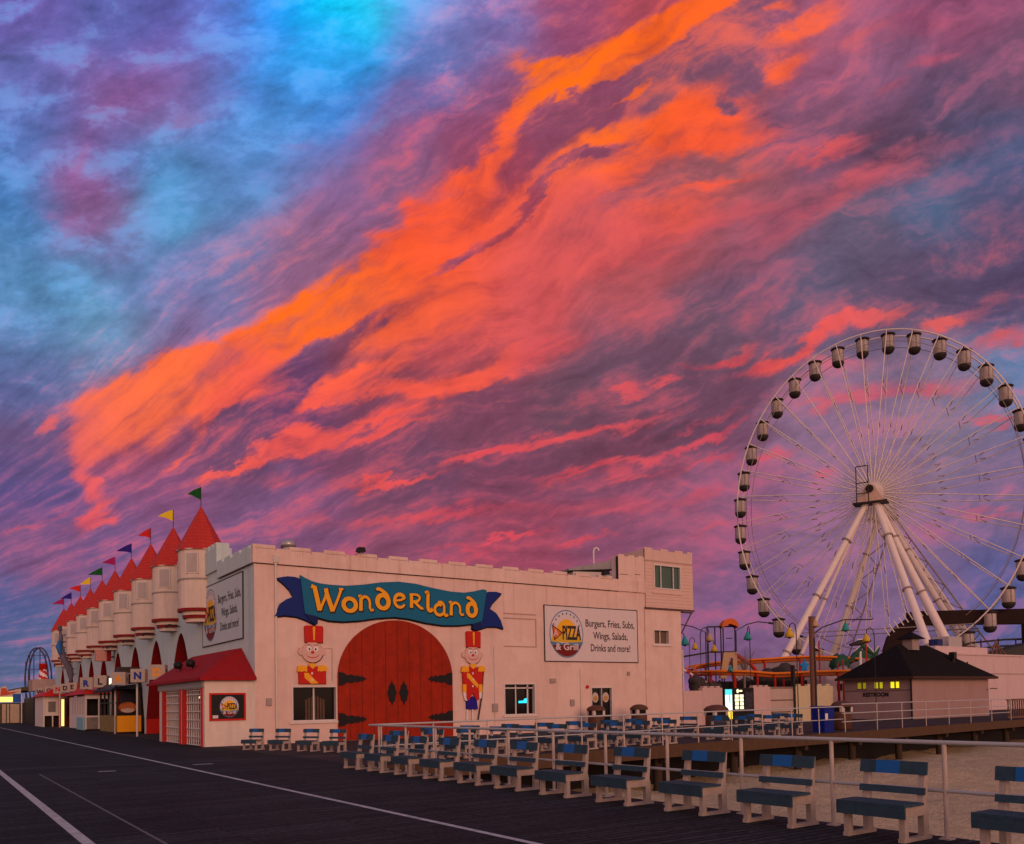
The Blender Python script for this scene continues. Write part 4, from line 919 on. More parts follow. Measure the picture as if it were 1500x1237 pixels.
# menu sign, front wall
inkk = mat('sign_ink', (.030, .026, .028), .6, .05)
signw = mat('sign_white', (.62, .55, .54), .6, .04, 4, dirt=.1)
bluel = mat('logo_blue', (.08, .20, .35), .6); maro = mat('logo_maroon', (.16, .015, .012), .6); oran = mat('logo_orange', (.62, .16, .02), .6); sunm = mat('logo_sun', (.80, .42, .02), .6)
def logo(T, fn, cu, cv, r, s=1, full=True):
    b = MB(); b.prism(ell(cu, cv, r * 1.0, r * 1.12, 36), fn, .052, .041, signw); lg = b.build('round_logo', T)
    b = MB(); n = 36; o = ell(cu, cv, r * 1.0, r * 1.12, n); i_ = ell(cu, cv, r * .955, r * 1.07, n)
    b.add([fn(*p, .0535) for p in o] + [fn(*p, .0535) for p in i_], [(k, (k + 1) % n, n + (k + 1) % n, n + k) for k in range(n)], bluel)
    for k in range(9):
        a = 25 + k * 16; a = R(a); p = (cu + r * .84 * math.cos(a), cv + r * .95 * math.sin(a)); b.prism(ell(p[0], p[1], r * .045, r * .06, 6), fn, .056, .0525, bluel)
    b.build('logo_ring', lg)
    b = MB(); b.prism([p for p in ell(cu, cv + r * .02, r * .60, r * .66, 24, 0, 180)], fn, .0575, .0525, sunm)
    b.prism([(cu - r * .93, cv - r * .40), (cu + r * .93, cv - r * .40), (cu + r * .80, cv + .0), (cu - r * .80, cv)], fn, .0565, .053, yellow)
    b.build('logo_sun', lg)
    b = MB(); b.prism(ell(cu, cv - r * .08, r * .93, r * .98, 24, 207, 333), fn, .058, .0525, maro)
    b.prism([(cu - r * .97, cv - r * .36), (cu - r * .3, cv - r * .44), (cu + r * .97, cv - r * .36), (cu + r * .9, cv - r * .52), (cu - r * .9, cv - r * .52)][::-1], fn, .0595, .0585, bluel)
    b.build('logo_base', lg)
    u = lambda x: cu + s * x
    pts = [(u(-r * .86), cv + r * .42), (u(-r * .74), cv - r * .34), (u(-r * .22), cv + r * .05)]
    b = MB(); b.prism(pts if s < 0 else pts[::-1][::-1], fn, .063, .0605, maro); pts = [(u(-r * .80), cv + r * .33), (u(-r * .70), cv - r * .25), (u(-r * .32), cv + r * .04)]; b.prism(pts, fn, .066, .0635, oran)
    merge(b, text('A', r * .32, signw, fn, u(-r * .64), cv + .03 * r, d=.0675, uflip=s)); b.build('pizza_slice', lg)
    b = MB(); merge(b, text('PIZZA', r * .62, inkk, fn, u(r * .30), cv + .06 * r, width=r * 1.10, d=.069, bold=.03, uflip=s)); b.build('logo_word', lg)
    b = MB(); merge(b, text('& Grill', r * .30, signw, fn, cu, cv - r * .60, width=r * 1.35, d=.069, bold=.02, uflip=s)); b.build('logo_word', lg)
def menu_sign(label, base, fn, u0, u1, v0, v1, s=1, signw=signw):
    T = thing('menu_sign', base, label, 'sign')
    b = MB(); pbox(b, fn, u0, u1, v0, v1, .004, .040, signw); bo = b.build('board', T)
    b = MB(); t_ = .045
    for q in ((u0 - t_, u1 + t_, v0 - t_, v0), (u0 - t_, u1 + t_, v1, v1 + t_), (u0 - t_, u0, v0, v1), (u1, u1 + t_, v0, v1)): pbox(b, fn, *q, .002, .05, inkk)
    b.build('frame', T)
    w = (u1 - u0); h = v1 - v0; left = u0 if s > 0 else u1
    logo(T, fn, left + s * w * .22, (v0 + v1) / 2, w * .175, s)
    for ln, f in (('Burgers, Fries, Subs,', .72), ('Wings, Salads,', .49), ('Drinks and more!', .26)):
        wd = {'B': .545, 'W': .385, 'D': .44}[ln[0]] * w
        b = MB(); merge(b, text(ln, h * .135, inkk, fn, left + s * w * .695, v0 + h * f, width=wd, d=.046, bold=.012, uflip=s)); b.build('lettering', T)
menu_sign('framed white menu sign with round pizza logo on the front wall', (29.2, YF, 5), fS, 26.02, 32.38, 3.63, 6.46)
menu_sign('white menu sign with pizza logo on the pale blue side wall above the red awning', (X0, 39.4, 5.8), fW(X0), 36.2, 42.5, 4.50, 7.30, -1, mat('sign_bluewhite', (.50, .60, .62), .6, .05, 4, dirt=.15))  # the cool light on this side is put into the sign's white

# ================================================================== SNACK STAND AT THE CORNER
K = thing('pizza_stand', (9.1, 34.62, 0), 'cream corner snack stand with red hipped roof and lattice roll gates', 'stand')
KX, KY0, KY1, KH = 9.10, YF - .10, 42.6, 2.72
b = MB(); b.box(KX, X0 - .002, KY0, KY0 + .15, 0, KH, drumw)
b.box(KX + .02, X0 - .01, KY1 - .15, KY1, 0, KH, drumw)
gates = [(35.05, 37.9), (38.55, 41.6)]
fk = fW(KX)
wallgrid(b, KY0 + .15, KY1 - .15, 0, KH, [(a, c, 0, 2.32) for a, c in gates], fk, drumw, .2, redp)
b.box(KX + .02, X0 - .01, KY0 + .16, KY1 - .16, KH - .06, KH - .01, dark); b.build('wall', K)
b = MB(); pbox(b, fk, KY0 + .05, KY1 - .05, 2.36, 2.64, .002, .06, greyband); b.build('fascia_band', K)
for a, c in gates:
    b = MB()
    for u in (a - .16, c - .0): pbox(b, fk, u, u + .16, 0, 2.34, .004, .05, redp)
    g_ = b.build('gate_jamb', K)
    b = MB(); n = 8
    for k in range(n + 1): u = a + (c - a) * k / n; pbox(b, fk, u - .022, u + .022, 0, 2.3, -.16, -.12, white)
    for z in (.03, .36, .70, 1.05, 1.40, 1.75, 2.10, 2.27): pbox(b, fk, a, c, z - .02, z + .02, -.117, -.09, white)
    b.build('lattice_gate', K)
intl = mat('stand_interior', (.25, .22, .17), .7, .4, 2)
b = MB(); b.box(X0 - .3, X0 - .25, KY0 + .2, KY1 - .2, 0, 2.6, intl); b.box(10.2, 10.6, 36, 41.5, 0, 1.0, metalg); b.build('interior_counter', K)
warm = mat('warm_bulb', (.9, .7, .4), .5, emit=(1, .75, .35), estr=1.2)
for y in (36.3, 39.8): b = MB(); b.lathe((10.3, y, 1.95), [(0, 0), (.09, .03), (.09, .10), (0, .14)], warm, 10); b.build('lamp', K)
b = MB(); E0, E1, EX = KY0 - .18, KY1 + 1.9, KX - .22
v = [(EX, E0, KH), (X0 - .003, E0 + .0, KH), (X0 - .003, E1, KH + .1), (EX, E1 - .3, KH), (X0 - .003, 36.5, 4.08), (X0 - .003, 43.0, 4.12), (10.6, 36.7, 3.98), (10.6, 42.6, 4.0)]
b.add(v, [(0, 1, 4, 6), (3, 0, 6, 7), (6, 4, 5, 7), (3, 7, 5, 2), (0, 3, 2, 1)], mat('awning_red', (.30, .010, .012), .7, .35, 9, .8, dirt=.5))
b.box(EX - .02, X0 - .02, E0 - .02, E0 - .002, KH - .09, KH + .03, MATS['awning_red']); b.box(EX - .022, EX - .002, E0 - .02, E1 - .3, KH - .09, KH + .03, MATS['awning_red'])
b.build('hip_roof', K)
for (x, y, z), wh in (((9.5, 40.6, 3.45), 'left'), ((9.55, 38.6, 3.45), 'right')):
    t = thing('spotlight', (x, y, z - .3), f'{wh} black floodlight of the two on the red awning roof', 'spotlight', 'awning floodlights')
    b = MB(); b.tube([(x + .15, y, z - .35), (x + .05, y, z)], .03, black, 6); b.build('bracket', t)
    b = MB(); b.lathe((x, y, z - .12), [(0, 0), (.17, .02), (.21, .22), (.10, .34), (0, .34)], black, 10); b.build('lamp_head', t)
def fK(u, v, d): return (u, KY0 - d, v)
T = thing('pizza_sign', (10.0, KY0, 1.0), 'black poster with round pizza logo in a red frame on the snack stand', 'sign')
b = MB()
for q in ((9.28, 10.72, 1.02, 1.09), (9.28, 10.72, 2.06, 2.13), (9.28, 9.35, 1.09, 2.06), (10.65, 10.72, 1.09, 2.06)): pbox(b, fK, *q, .002, .05, redp)
b.build('frame', T); b = MB(); pbox(b, fK, 9.35, 10.65, 1.09, 2.06, .002, .03, black); b.build('poster', T)
def fK2(u, v, d): return (u, KY0 - d + .012, v)
logo(T, fK2, 10.06, 1.575, .38)
b = MB(); pbox(b, fK, 9.40, 9.62, 1.12, 1.24, .031, .036, signw); b.build('price_card', T)

# ================================================================== STALLS ALONG THE CASTLE
def awning(mb, x0, x1, y0, y1, z0, z1, m_):
    mb.add([(x0, y0, z0), (x1, y0, z0), (x1, y1, z0), (x0, y1, z0), (x0 + (x1 - x0) * .75, y0 + .9, z1), (x1, y0 + .9, z1), (x1, y1 - .9, z1), (x0 + (x1 - x0) * .75, y1 - .9, z1)],
           [(0, 1, 5, 4), (3, 0, 4, 7), (2, 3, 7, 6), (4, 5, 6, 7), (0, 3, 2, 1)], m_)
S = thing('game_stall', (9.75, 57, 0), 'dark hooded stall with bright yellow lower panel in front of the castle', 'stall')
b = MB(); b.box(9.76, X0 - .02, 57, 57.1, .12, 1.12, mat('stall_yellow', (.80, .34, .01), .5, .08, 6)); b.build('lower_panel', S)
b = MB()
for k in range(9): b.box(9.70, 9.76, 57.1 + k * .66, 57.66 + k * .66, .1, 1.12, mat('olive_slat', (.22, .17, .06), .7, .3, 5))
b.box(9.72, X0 - .02, 57.02, 63, 0, .12, dark); b.build('side_panel', S)
b = MB()
for y in (57.02, 58.6, 60, 61.4, 62.9): b.box(9.70, 9.80, y, y + .1, 1.125, 2.75, steelb)
b.box(11.0, X0 - .022, 57.02, 57.12, 1.125, 2.75, steelb); b.box(9.70, 9.79, 57.13, 62.9, 1.9, 1.96, mat('stall_green', (.02, .07, .04), .6)); b.build('post', S)
b = MB(); b.box(10.9, 11.0, 58.2, 62.9, .1, 2.7, dark); b.box(9.82, 11.0, 57.3, 57.38, 1.14, 1.28, dark)
b.build('back_wall', S)
b = MB(); b.prism(ell(10.42, 1.62, .52, .34, 20), lambda u, v, d: (u, 57.5 - d, v), .05, -.05, mat('mural_orange', (.40, .12, .03), .6, .6, 4)); b.prism(ell(10.42, 1.45, .40, .14, 16), lambda u, v, d: (u, 57.5 - d, v), .10, .051, mat('mural_white', (.5, .42, .35), .6, .4, 6)); b.build('mural', S)
b = MB(); awning(b, 9.35, X0 - .02, 56.6, 63.6, 2.75, 3.75, black); b.box(9.9, 11.0, 57.2, 58.4, 3.8, 4.15, steelb); b.box(9.345, 9.40, 56.6, 63.6, 2.60, 2.75, dark); b.build('roof', S)
S = thing('snack_booth', (9.55, 68, 0), 'white serving booth with red awning and a pale blue counter panel', 'stall')
b = MB(); b.box(9.55, X0 - .02, 68, 68.1, .1, .95, mat('booth_grey', (.20, .18, .16), .7, .4, 3)); b.box(9.55, X0 - .02, 67.96, 68.1, .96, 1.08, trimw); b.box(9.55, X0 - .02, 67.97, 68.1, 2.30, 2.62, trimw)
for x in (9.50, 10.35, 11.02): b.box(x, x + .09, 67.95, 68.05, .1, 2.62, trimw)
b.box(9.62, 10.95, 68.9, 69, 1.08, 2.3, dark); b.build('front_wall', S)
b = MB(); b.box(9.55, 9.63, 68.1, 76.5, .1, 2.5, trimw)
for k in range(5): b.box(9.535, 9.549, 69 + k * 1.3, 69.7 + k * 1.3, 1.2, 2.3, mat('shutter_cream', (.50, .42, .34), .7, .2, 6))
b.build('side_wall', S)
b = MB(); b.box(9.40, 9.53, 68.4, 71.5, .05, .95, mat('pale_teal', (.20, .42, .48), .6, .15, 5)); b.build('counter_panel', S)
b = MB(); awning(b, 9.25, X0 - .02, 67.6, 77, 2.64, 3.75, redp); b.build('awning', S)
S = thing('ticket_booth', (8.9, 88, 0), 'small white booth with red awning at the far end of the castle', 'stall')
b = MB(); b.box(8.85, X0 - .5, 88, 88.1, 1.1, 2.75, trimw); b.box(9.25, 9.85, 87.96, 88.0, 1.35, 2.3, mat('window_grey', (.16, .14, .13), .4)); b.box(8.85, 8.95, 88.1, 95, 0, 2.75, trimw); b.box(8.85, X0 - .5, 87.94, 88.1, 1.0, 1.1, trimw)
b.box(8.95, X0 - .5, 88.6, 88.7, 0, 1.0, dark); b.build('wall', S)
for x in (8.85, 9.55, 10.35): b = MB(); b.box(x, x + .1, 87.9, 87.98, 0, 2.9 if x != 9.55 else 1.0, trimw); b.build('post', S)
b = MB(); awning(b, 8.55, X0 - .5, 87.4, 95.5, 2.77, 3.7, redp); b.build('awning', S)
# lit sign strip and a red pier of the far arcade
t = thing('lit_sign_strip', (9.95, 84.5, 0), 'tall narrow glowing yellow light strip beside a castle arch', 'sign')
b = MB(); b.box(9.9, 10.12, 84.4, 84.5, .1, 2.45, mat('yellow_glow', (.8, .7, .2), .5, emit=(1, .85, .25), estr=1.1)); b.build('glowing_panel', t); b = MB(); b.box(9.7, 9.895, 84.42, 84.52, .0, 2.6, redp); b.box(10.125, 10.3, 84.42, 84.52, 0, 2.6, steelb); b.build('casing', t)
t = thing('game_machine', (10.1, 77.8, 0), 'lavender painted game panel between the stalls under the letter blocks', 'machine')
b = MB(); b.box(9.9, 10.8, 78, 78.15, .9, 2.5, mat('lavender', (.25, .18, .30), .6, .4, 2)); b.box(9.9, 10.8, 77.95, 78.15, .1, .88, mat('tan_panel', (.35, .20, .12), .6, .5, 2)); b.build('front_panel', t)
# letter blocks on posts
t = thing('block_rail', (9.72, 70, 0), 'row of white posts carrying the toy letter blocks along the castle', 'post row')
for y in (50.88, 57.48, 69.84, 83.9, 96.5): b = MB(); b.tube([(9.72, y, 0), (9.72, y, 2.95)], .055, trimw, 8); b.build('post', t)
b = MB(); b.box(9.69, 9.75, 50.8, 97.5, 2.93, 2.97, metalg); b.build('cross_beam', t)
orn = mat('block_orange', (.75, .30, .02), .5); navy2 = mat('block_navy', (.01, .03, .25), .5); redl = mat('block_red', (.50, .02, .02), .5); pinkf = mat('block_pink', (.55, .33, .27), .6)
LB = [(98.5, 'W', inkk, .84), (90.8, 'O', inkk, .82), (84.4, 'N', redl, .80), (79.6, 'D', inkk, .78), (75.6, 'E', inkk, .76), (68.2, 'R', navy2, .95), (62.4, 'L', inkk, .88), (55.9, 'A', orn, .86), (50.3, 'N', navy2, .82), (45.6, 'D', orn, .84)]
seen = {}
for y, ch, cm, sz in LB:
    seen[ch] = seen.get(ch, 0) + 1
    extra = {('N', 1): 'red N, between O and D', ('N', 2): 'blue N on the nearest tall post', ('D', 1): 'black D, beside the E', ('D', 2): 'orange D above the red awning'}.get((ch, seen[ch]))
    cn = {'W': 'black W at the far left', 'O': 'black O', 'E': 'black E', 'R': 'dark blue R', 'L': 'black L', 'A': 'orange A'}.get(ch)
    rz = R(-24); sz *= .9; h = sz / 2
    t = thing('letter_block', (9.72, y, 2.98), f'white toy letter block with {extra or cn}', 'letter block', 'toy letter blocks', rz)
    zc = h + .01
    b = MB(); b.box(-h, h, -h, h, .01, sz + .01, mat('block_white', (.40, .35, .31), .7, .15, 6, dirt=.4)); e = .03
    b.build('cube', t, True)
    def f1(u, v, d, h=h, zc=zc): return (u, -h - d, zc + v)
    def f2(u, v, d, h=h, zc=zc): return (h + d, u, zc + v)
    b = MB(); pbox(b, f2, -h + .04, h - .04, -h + .04, h - .04, .001, .006, pinkf); b.build('side_face', t, True)
    b = MB(); merge(b, text(ch, sz * .50, cm, f1, 0, 0, d=.008, bold=.05)); b.build('letter', t, True)
    b = MB(); merge(b, text(ch, sz * .42, oran if cm is not orn else inkk, f2, 0, 0, d=.009, bold=.05)); b.build('letter', t, True)
# box sign projecting from the facade
t = thing('projecting_box_sign', (X0, 66.6, 4.9), 'pink box sign with red side projecting from the castle wall under a turret', 'sign')
b = MB(); b.box(9.9, 10.6, 66.0, 66.6, 4.95, 5.75, mat('pink_panel', (.52, .26, .22), .6, .2, 5)); b.box(10.601, 10.9, 66.0, 66.6, 4.95, 5.75, reveal); b.build('box', t); b = MB(); b.box(10.9, X0 - .002, 66.2, 66.3, 5.2, 5.3, steelb); b.build('arm', t)
t = thing('marquee_lamp', (9.9, 60.6, 3.2), 'small glowing white marquee lamp between the L and A blocks', 'lamp')
b = MB(); b.box(9.85, 10.05, 60.5, 60.6, 3.0, 3.55, mat('white_glow', (.9, .85, .6), .5, emit=(1, .95, .7), estr=1.3)); b.build('glowing_panel', t); b = MB(); b.box(9.8, 9.845, 60.45, 60.65, 2.97, 3.6, steelb); b.box(10.055, 10.4, 60.45, 60.65, 2.97, 3.6, steelb); b.build('casing', t)
# dragon climbing the far turret
t = thing('dragon_sculpture', (10.0, 84.5, 4.5), 'grey scaly dragon sculpture with blue belly climbing the farthest turrets', 'sculpture')
drg = mat('dragon_scales', (.13, .12, .17), .6, .6, 9, 1.0)
pts = [(9.80, 84.6, 8.6), (9.88, 84.6, 8.1), (9.86, 84.5, 7.5), (9.88, 84.5, 7.0), (9.96, 84.5, 6.5), (10.08, 84.4, 6.0), (10.30, 84.3, 5.6), (10.52, 84.2, 5.1), (10.60, 84.2, 4.6), (10.62, 84.1, 4.0)]
b = MB(); b.tube(pts, [.08, .16, .22, .27, .27, .24, .27, .30, .26, .10], drg, 12); b.build('body', t)
b = MB(); b.tube([(9.84, 84.6, 8.5), (9.78, 84.4, 8.85), (9.66, 84.2, 8.9)], [.15, .19, .07], drg, 10); hd_ = b.build('head', t)
b = MB(); b.tube([(9.70, 84.2, 7.6), (9.66, 84.1, 7.05), (9.74, 84.1, 6.45)], [.12, .27, .12], mat('dragon_belly', (.02, .14, .42), .5, .2, 8), 12); b.build('belly', t)
for k in range(8): 
    i = k + 1; p = Vector(pts[i]); b = MB(); b.tube([p + Vector((.18, -.1, 0)), p + Vector((.42, -.15, .14))], [.08, .01], drg, 6); b.build('spine_plate', t)

# ================================================================== FAR LEFT END OF THE BOARDWALK
S = thing('arcade_shop', (8.5, 118, 0), 'cream shuttered shop with glowing yellow and blue sign band at the far left', 'shop')
crs = mat('shutter_tan', (.42, .34, .24), .7, .2, 3)
b = MB(); b.box(6.9, 14, 118.2, 150, 0, 2.45, mat('shop_dark', (.05, .045, .04), .8)); b.build('wall', S)
for x0, x1 in ((6.95, 7.35), (7.55, 7.95), (8.05, 8.30), (8.40, 9.35)): b = MB(); b.box(x0, x1, 118.05, 118.19, .05, 2.3, crs); b.build('shutter', S)
glo = mat('glow_yellow', (.8, .8, .2), .5, emit=(1, .88, .20), estr=1.0)
b = MB(); b.box(7.2, 8.65, 117.9, 118.1, 2.55, 3.15, glo); b.build('lit_sign', S)
b = MB(); b.box(8.66, 9.5, 117.9, 118.1, 2.5, 3.5, mat('panel_blue', (.01, .10, .35), .5)); b.box(6.9, 7.19, 117.95, 118.1, 2.5, 3.2, MATS['panel_blue']); b.build('blue_panel', S)
b = MB(); b.prism([(7.2, 3.17), (8.64, 3.17), (8.64, 3.52), (9.5, 3.52), (9.5, 4.15), (8.2, 3.85), (7.9, 4.5), (7.4, 4.3)], lambda u, v, d: (u, 118 - d, v), .05, -.1, mat('sign_cream', (.55, .46, .38), .6, .2, 5))
b.prism([(7.35, 3.3), (8.0, 3.35), (9.3, 3.8), (8.2, 3.72), (7.95, 4.2), (7.5, 4.2)], lambda u, v, d: (u, 118 - d, v), .09, .051, mat('sign_red', (.55, .08, .04), .6, .3, 5)); b.build('shaped_sign', S)
b = MB(); b.hexa([(7.6, 118.3, 3.6), (14, 118.3, 4.4), (14, 150, 4.4), (7.6, 150, 3.6), (7.6, 118.3, 3.9), (14, 118.3, 5.2), (14, 150, 5.2), (7.6, 150, 3.9)], mat('olive_roof', (.08, .07, .04), .8, .3, 2)); b.build('roof', S)
b = MB(); b.box(9.5, 9.62, 117.8, 117.92, 0, 3.4, trimw); b.build('post', S)
S = thing('red_roof_shop', (5.5, 150, 0), 'red topped white shop cut off by the left edge', 'shop')
b = MB(); b.box(3.5, 9.3, 152, 175, 0, 3.2, mat('shop_navy', (.02, .04, .12), .7)); b.box(3.5, 9.2, 151.8, 152, 3.2, 5.0, trimw); b.build('wall', S)
b = MB(); b.prism([(3, 3.4), (8.1, 3.6), (8.6, 6.3), (3, 6.6)], lambda u, v, d: (u, 150.8 - d, v), .1, -.3, mat('shop_red', (.42, .03, .03), .6, .15, 2)); b.build('red_fascia', S)
S = thing('dark_arcade', (10.0, 108, 0), 'dark open arcade front with a small green sign between the far shops', 'shop')
b = MB(); b.box(9.75, 14, 106, 117, 0, 2.9, dark); b.build('wall', S); b = MB(); b.box(9.9, 11.2, 105.9, 105.99, 2.3, 3.6, mat('sign_green', (.05, .16, .03), .6, .4, 3)); b.build('green_sign', S)
b = MB(); b.box(9.6, 13, 105.8, 110, 3.62, 4.9, mat('wall_pinkgrey', (.40, .30, .26), .8, .2, 2)); b.build('upper_wall', S)
# spiral slide tower
t = thing('spiral_striped_tower', (15, 148, 0), 'red and white candy striped tower behind the far shops', 'tower')
b = MB(); n = 24; rows_ = 28; c = (14.85, 148)
for j in range(rows_):
    z0, z1 = 2.5 + 5.2 * j / rows_, 2.5 + 5.2 * (j + 1) / rows_; ra, rb = 1.25 - .8 * j / rows_, 1.25 - .8 * (j + 1) / rows_
    for i in range(n):
        a0, a1 = 2 * math.pi * i / n, 2 * math.pi * (i + 1) / n
        q = ((i / n) * 1 + j / rows_ * 2.6) % .5
        b.add([(c[0] + ra * math.cos(a0), c[1] + ra * math.sin(a0), z0), (c[0] + ra * math.cos(a1), c[1] + ra * math.sin(a1), z0), (c[0] + rb * math.cos(a1), c[1] + rb * math.sin(a1), z1), (c[0] + rb * math.cos(a0), c[1] + rb * math.sin(a0), z1)], [(0, 1, 2, 3)], redp if q < .25 else white)
b.build('striped_cone', t)
b = MB(); b.lathe((*c, 7.7), [(.0, 0), (.55, .02), (.55, .75), (.65, .8), (.0, 1.0)], redp, 12); b.build('cap', t); b = MB(); b.tube([(*c, 0), (*c, 2.52)], 1.2, trimw, 16); b.build('base', t)
# looping coaster far away
t = thing('loop_coaster', (24, 250, 0), 'distant dark roller coaster loop on the left skyline', 'roller coaster')
hx, hy = math.cos(HD), -math.sin(HD)
def q3(D_, px, z): # along the sight line family at range D_
    s = (px - 750) / F_PX * D_; return (math.sin(HD) * D_ + hx * s, math.cos(HD) * D_ + hy * s, z)
lp = []
for k in range(33):
    a = -2.45 + 4.9 * k / 32
    lp.append(q3(220 + k * .15, 53 + 17 * math.sin(a), 9.4 + 8.3 * math.cos(a)))
for off in (0, .9):
    b = MB(); b.tube([(p[0] + off, p[1] + off, p[2] + off * .15) for p in lp], .20, mat('coaster_blue', (.06, .05, .09), .6), 6); b.build('rail', t)
for px, zt in ((37, 14), (43, 16.5), (49, 17.5), (58, 17.5), (66, 16), (70, 12)):
    b = MB(); b.tube([q3(221, px, 0), q3(221, px, zt)], .11, MATS['coaster_blue'], 6); b.build('support', t)
for z in (8, 12, 15.6): b = MB(); b.tube([q3(221, 38, z), q3(221, 70, z)], .08, MATS['coaster_blue'], 6); b.build('cross_brace', t)
b = MB(); b.box(-.35, .6, 60, 60.5, 0, 1.1, redp)
t = thing('red_barrel', (3.05, 54, 0), 'red barrel at the very left edge of the boardwalk', 'barrel')
b = MB(); b.lathe((.9, 47.6, 0), [(0, 0), (.3, 0), (.36, .3), (.36, .8), (.3, 1.05), (0, 1.05)], redp, 16); t.location = (.9, 47.6, 0); ORG[t.name] = Vector(t.location); b.build('drum', t)
b = MB(); b.lathe((.9, 47.6, 0), [(.365, .3), (.375, .34), (.365, .38)], steelb, 16); b.build('hoop', t)
# roof clutter of the white building
t = thing('roof_vent', (16.9, 46.6, 7.45), 'galvanised round roof vent above the left end of the front wall', 'vent')
b = MB(); b.tube([(16.9, 46.6, 7.46), (16.9, 46.6, 10.5)], .33, metalg, 14); b.build('stack', t); b = MB(); b.lathe((16.9, 46.6, 10.5), [(0, 0), (.42, 0), (.42, .28), (.25, .45), (0, .5)], metalg, 14); b.build('cap', t)
for x, nm in ((15.81, 'left'), (30.03, 'right')):
    t = thing('wall_floodlight', (x, YF, 8.28), f'{nm} one of two small black floodlights on the front parapet', 'floodlight', 'parapet floodlights')
    b = MB(); b.prism([(x - .19, 8.30), (x + .19, 8.30), (x + .15, 8.50), (x - .12, 8.50)], fS, .35, .05, black); b.build('lamp_head', t); b = MB(); b.box(x - .04, x + .04, YF - .08, YF + .08, 8.2, 8.31, steelb); b.build('bracket', t)
t = thing('hooked_vent_pipe', (33.78, 39.9, 7.45), 'thin white hooked vent pipe rising above the roof', 'pipe')
b = MB(); b.tube([(33.78, 39.9, 7.46), (33.78, 39.9, 10.7), (33.82, 39.87, 10.88), (33.92, 39.8, 10.93), (34.02, 39.75, 10.86), (34.04, 39.74, 10.74)], .055, white, 8); b.build('pipe', t)
t = thing('rooftop_shed', (31.5, 38.8, 7.45), 'low rooftop shed with slanted grey roof behind the parapet', 'shed')
b = MB(); b.hexa([(30.6, 38.4, 9.10), (33.6, 37.5, 9.30), (34.2, 40.5, 9.3), (31.2, 41.5, 9.1), (30.6, 38.4, 9.22), (33.6, 37.5, 9.86), (34.2, 40.5, 9.86), (31.2, 41.5, 9.22)], mat('roof_grey', (.30, .30, .30), .7, .2, 3)); b.build('roof', t)
b = MB(); b.hexa([(31.0, 38.5, 7.46), (33.4, 37.8, 7.46), (33.9, 40.3, 7.46), (31.4, 41, 7.46), (31.0, 38.5, 9.09), (33.4, 37.8, 9.09), (33.9, 40.3, 9.09), (31.4, 41, 9.09)], white); b.build('wall', t)
# ================================================================== WALLS, BINS, VENDING RIGHT OF THE BUILDING
pinkw = mat('pink_block_wall', (.56, .40, .36), .85, .07, 3, .3, dirt=.3)
t = thing('white_yard_wall', (37, YF, 0), 'pale block wall with stepped top between the building and the vending machines', 'wall')
b = MB(); b.box(35.9, 37.5, YF, YF + .3, 0, 2.02, pinkw); b.box(37.502, 39.2, YF - .004, YF + .3, 0, 2.18, pinkw)
for k in range(3): b.box(37.6 + k * .55, 37.9 + k * .55, YF, YF + .28, 2.182, 2.28, pinkw)
b.build('wall', t)
t = thing('white_yard_wall', (43, YF, 0), 'pale block wall right of the lit vending machines', 'wall')
b = MB(); b.box(41.95, 43.6, YF, YF + .3, 0, 2.22, pinkw)
for k in range(3): b.box(42.0 + k * .55, 42.3 + k * .55, YF + .01, YF + .28, 2.222, 2.32, pinkw)
b.build('wall', t)
t = thing('service_gate', (44.8, YF, 0), 'beige panelled service gate left of the wooden utility pole', 'gate')
b = MB(); b.box(43.65, 45.9, YF + .05, YF + .15, 0, 2.2, mat('gate_beige', (.46, .36, .30), .8, .1, 3)); b.build('panel', t)
for z in (2.12, 1.35, .6): b = MB(); b.box(43.65, 45.9, YF + .0, YF + .049, z, z + .05, darkline); b.build('rail', t)
b = MB(); b.box(45.91, 46.08, YF - .02, YF + .2, 0, 3.6, steelb); b.build('post', t)
t = thing('yellowish_wall', (48, YF, 0), 'yellow tinted stepped wall behind the wooden utility pole', 'wall')
b = MB(); yw = mat('yellow_wall', (.56, .48, .30), .85, .1, 3, dirt=.2); b.box(46.1, 50.1, YF + .05, YF + .3, 0, 2.25, yw)  # yellow light falling on this wall is put into its base colour
for x in (46.3, 47.4, 48.5, 49.4): b.box(x, x + .4, YF + .06, YF + .29, 2.252, 2.38, yw)
b.box(48.3, 48.34, YF + .02, YF + .048, 0, 3.9, steelb); b.build('wall', t)
gw = mat('glow_front', (.7, .9, .9), .5, emit=(.85, 1.0, .95), estr=1.1); gc = mat('glow_cyan', (.1, .6, .7), .5, emit=(.05, .75, .9), estr=1.0)
gy_ = mat('glow_amber', (.8, .7, .1), .5, emit=(1, .8, .05), estr=1.0); gwy = mat('glow_cream', (.9, .9, .6), .5, emit=(1, .97, .62), estr=1.1)
t = thing('vending_machine', (39.6, YF, 0), 'glowing white and cyan drink machine with yellow foot at the yard wall', 'vending machine')
b = MB(); b.box(39.25, 39.95, YF - .1, YF + .5, 0, 2.12, black); b.build('cabinet', t)
b = MB(); b.box(39.32, 39.90, YF - .125, YF - .101, .75, 1.75, gw); b.build('lit_panel', t); b = MB(); b.box(39.32, 39.90, YF - .125, YF - .101, 1.75, 2.08, gc); b.build('lit_header', t)
b = MB(); b.box(39.32, 39.90, YF - .125, YF - .101, .3, .75, gy_); b.prism([(39.6, 1.45), (39.68, 1.2), (39.74, 1.3), (39.72, 1.95), (39.62, 1.95)], fS, .14, .126, MATS['glow_cyan']); b.build('lit_base', t)
t = thing('vending_machine', (40.8, YF, 0), 'dark snack machine showing lit cream squares, beside the glowing drink machine', 'vending machine')
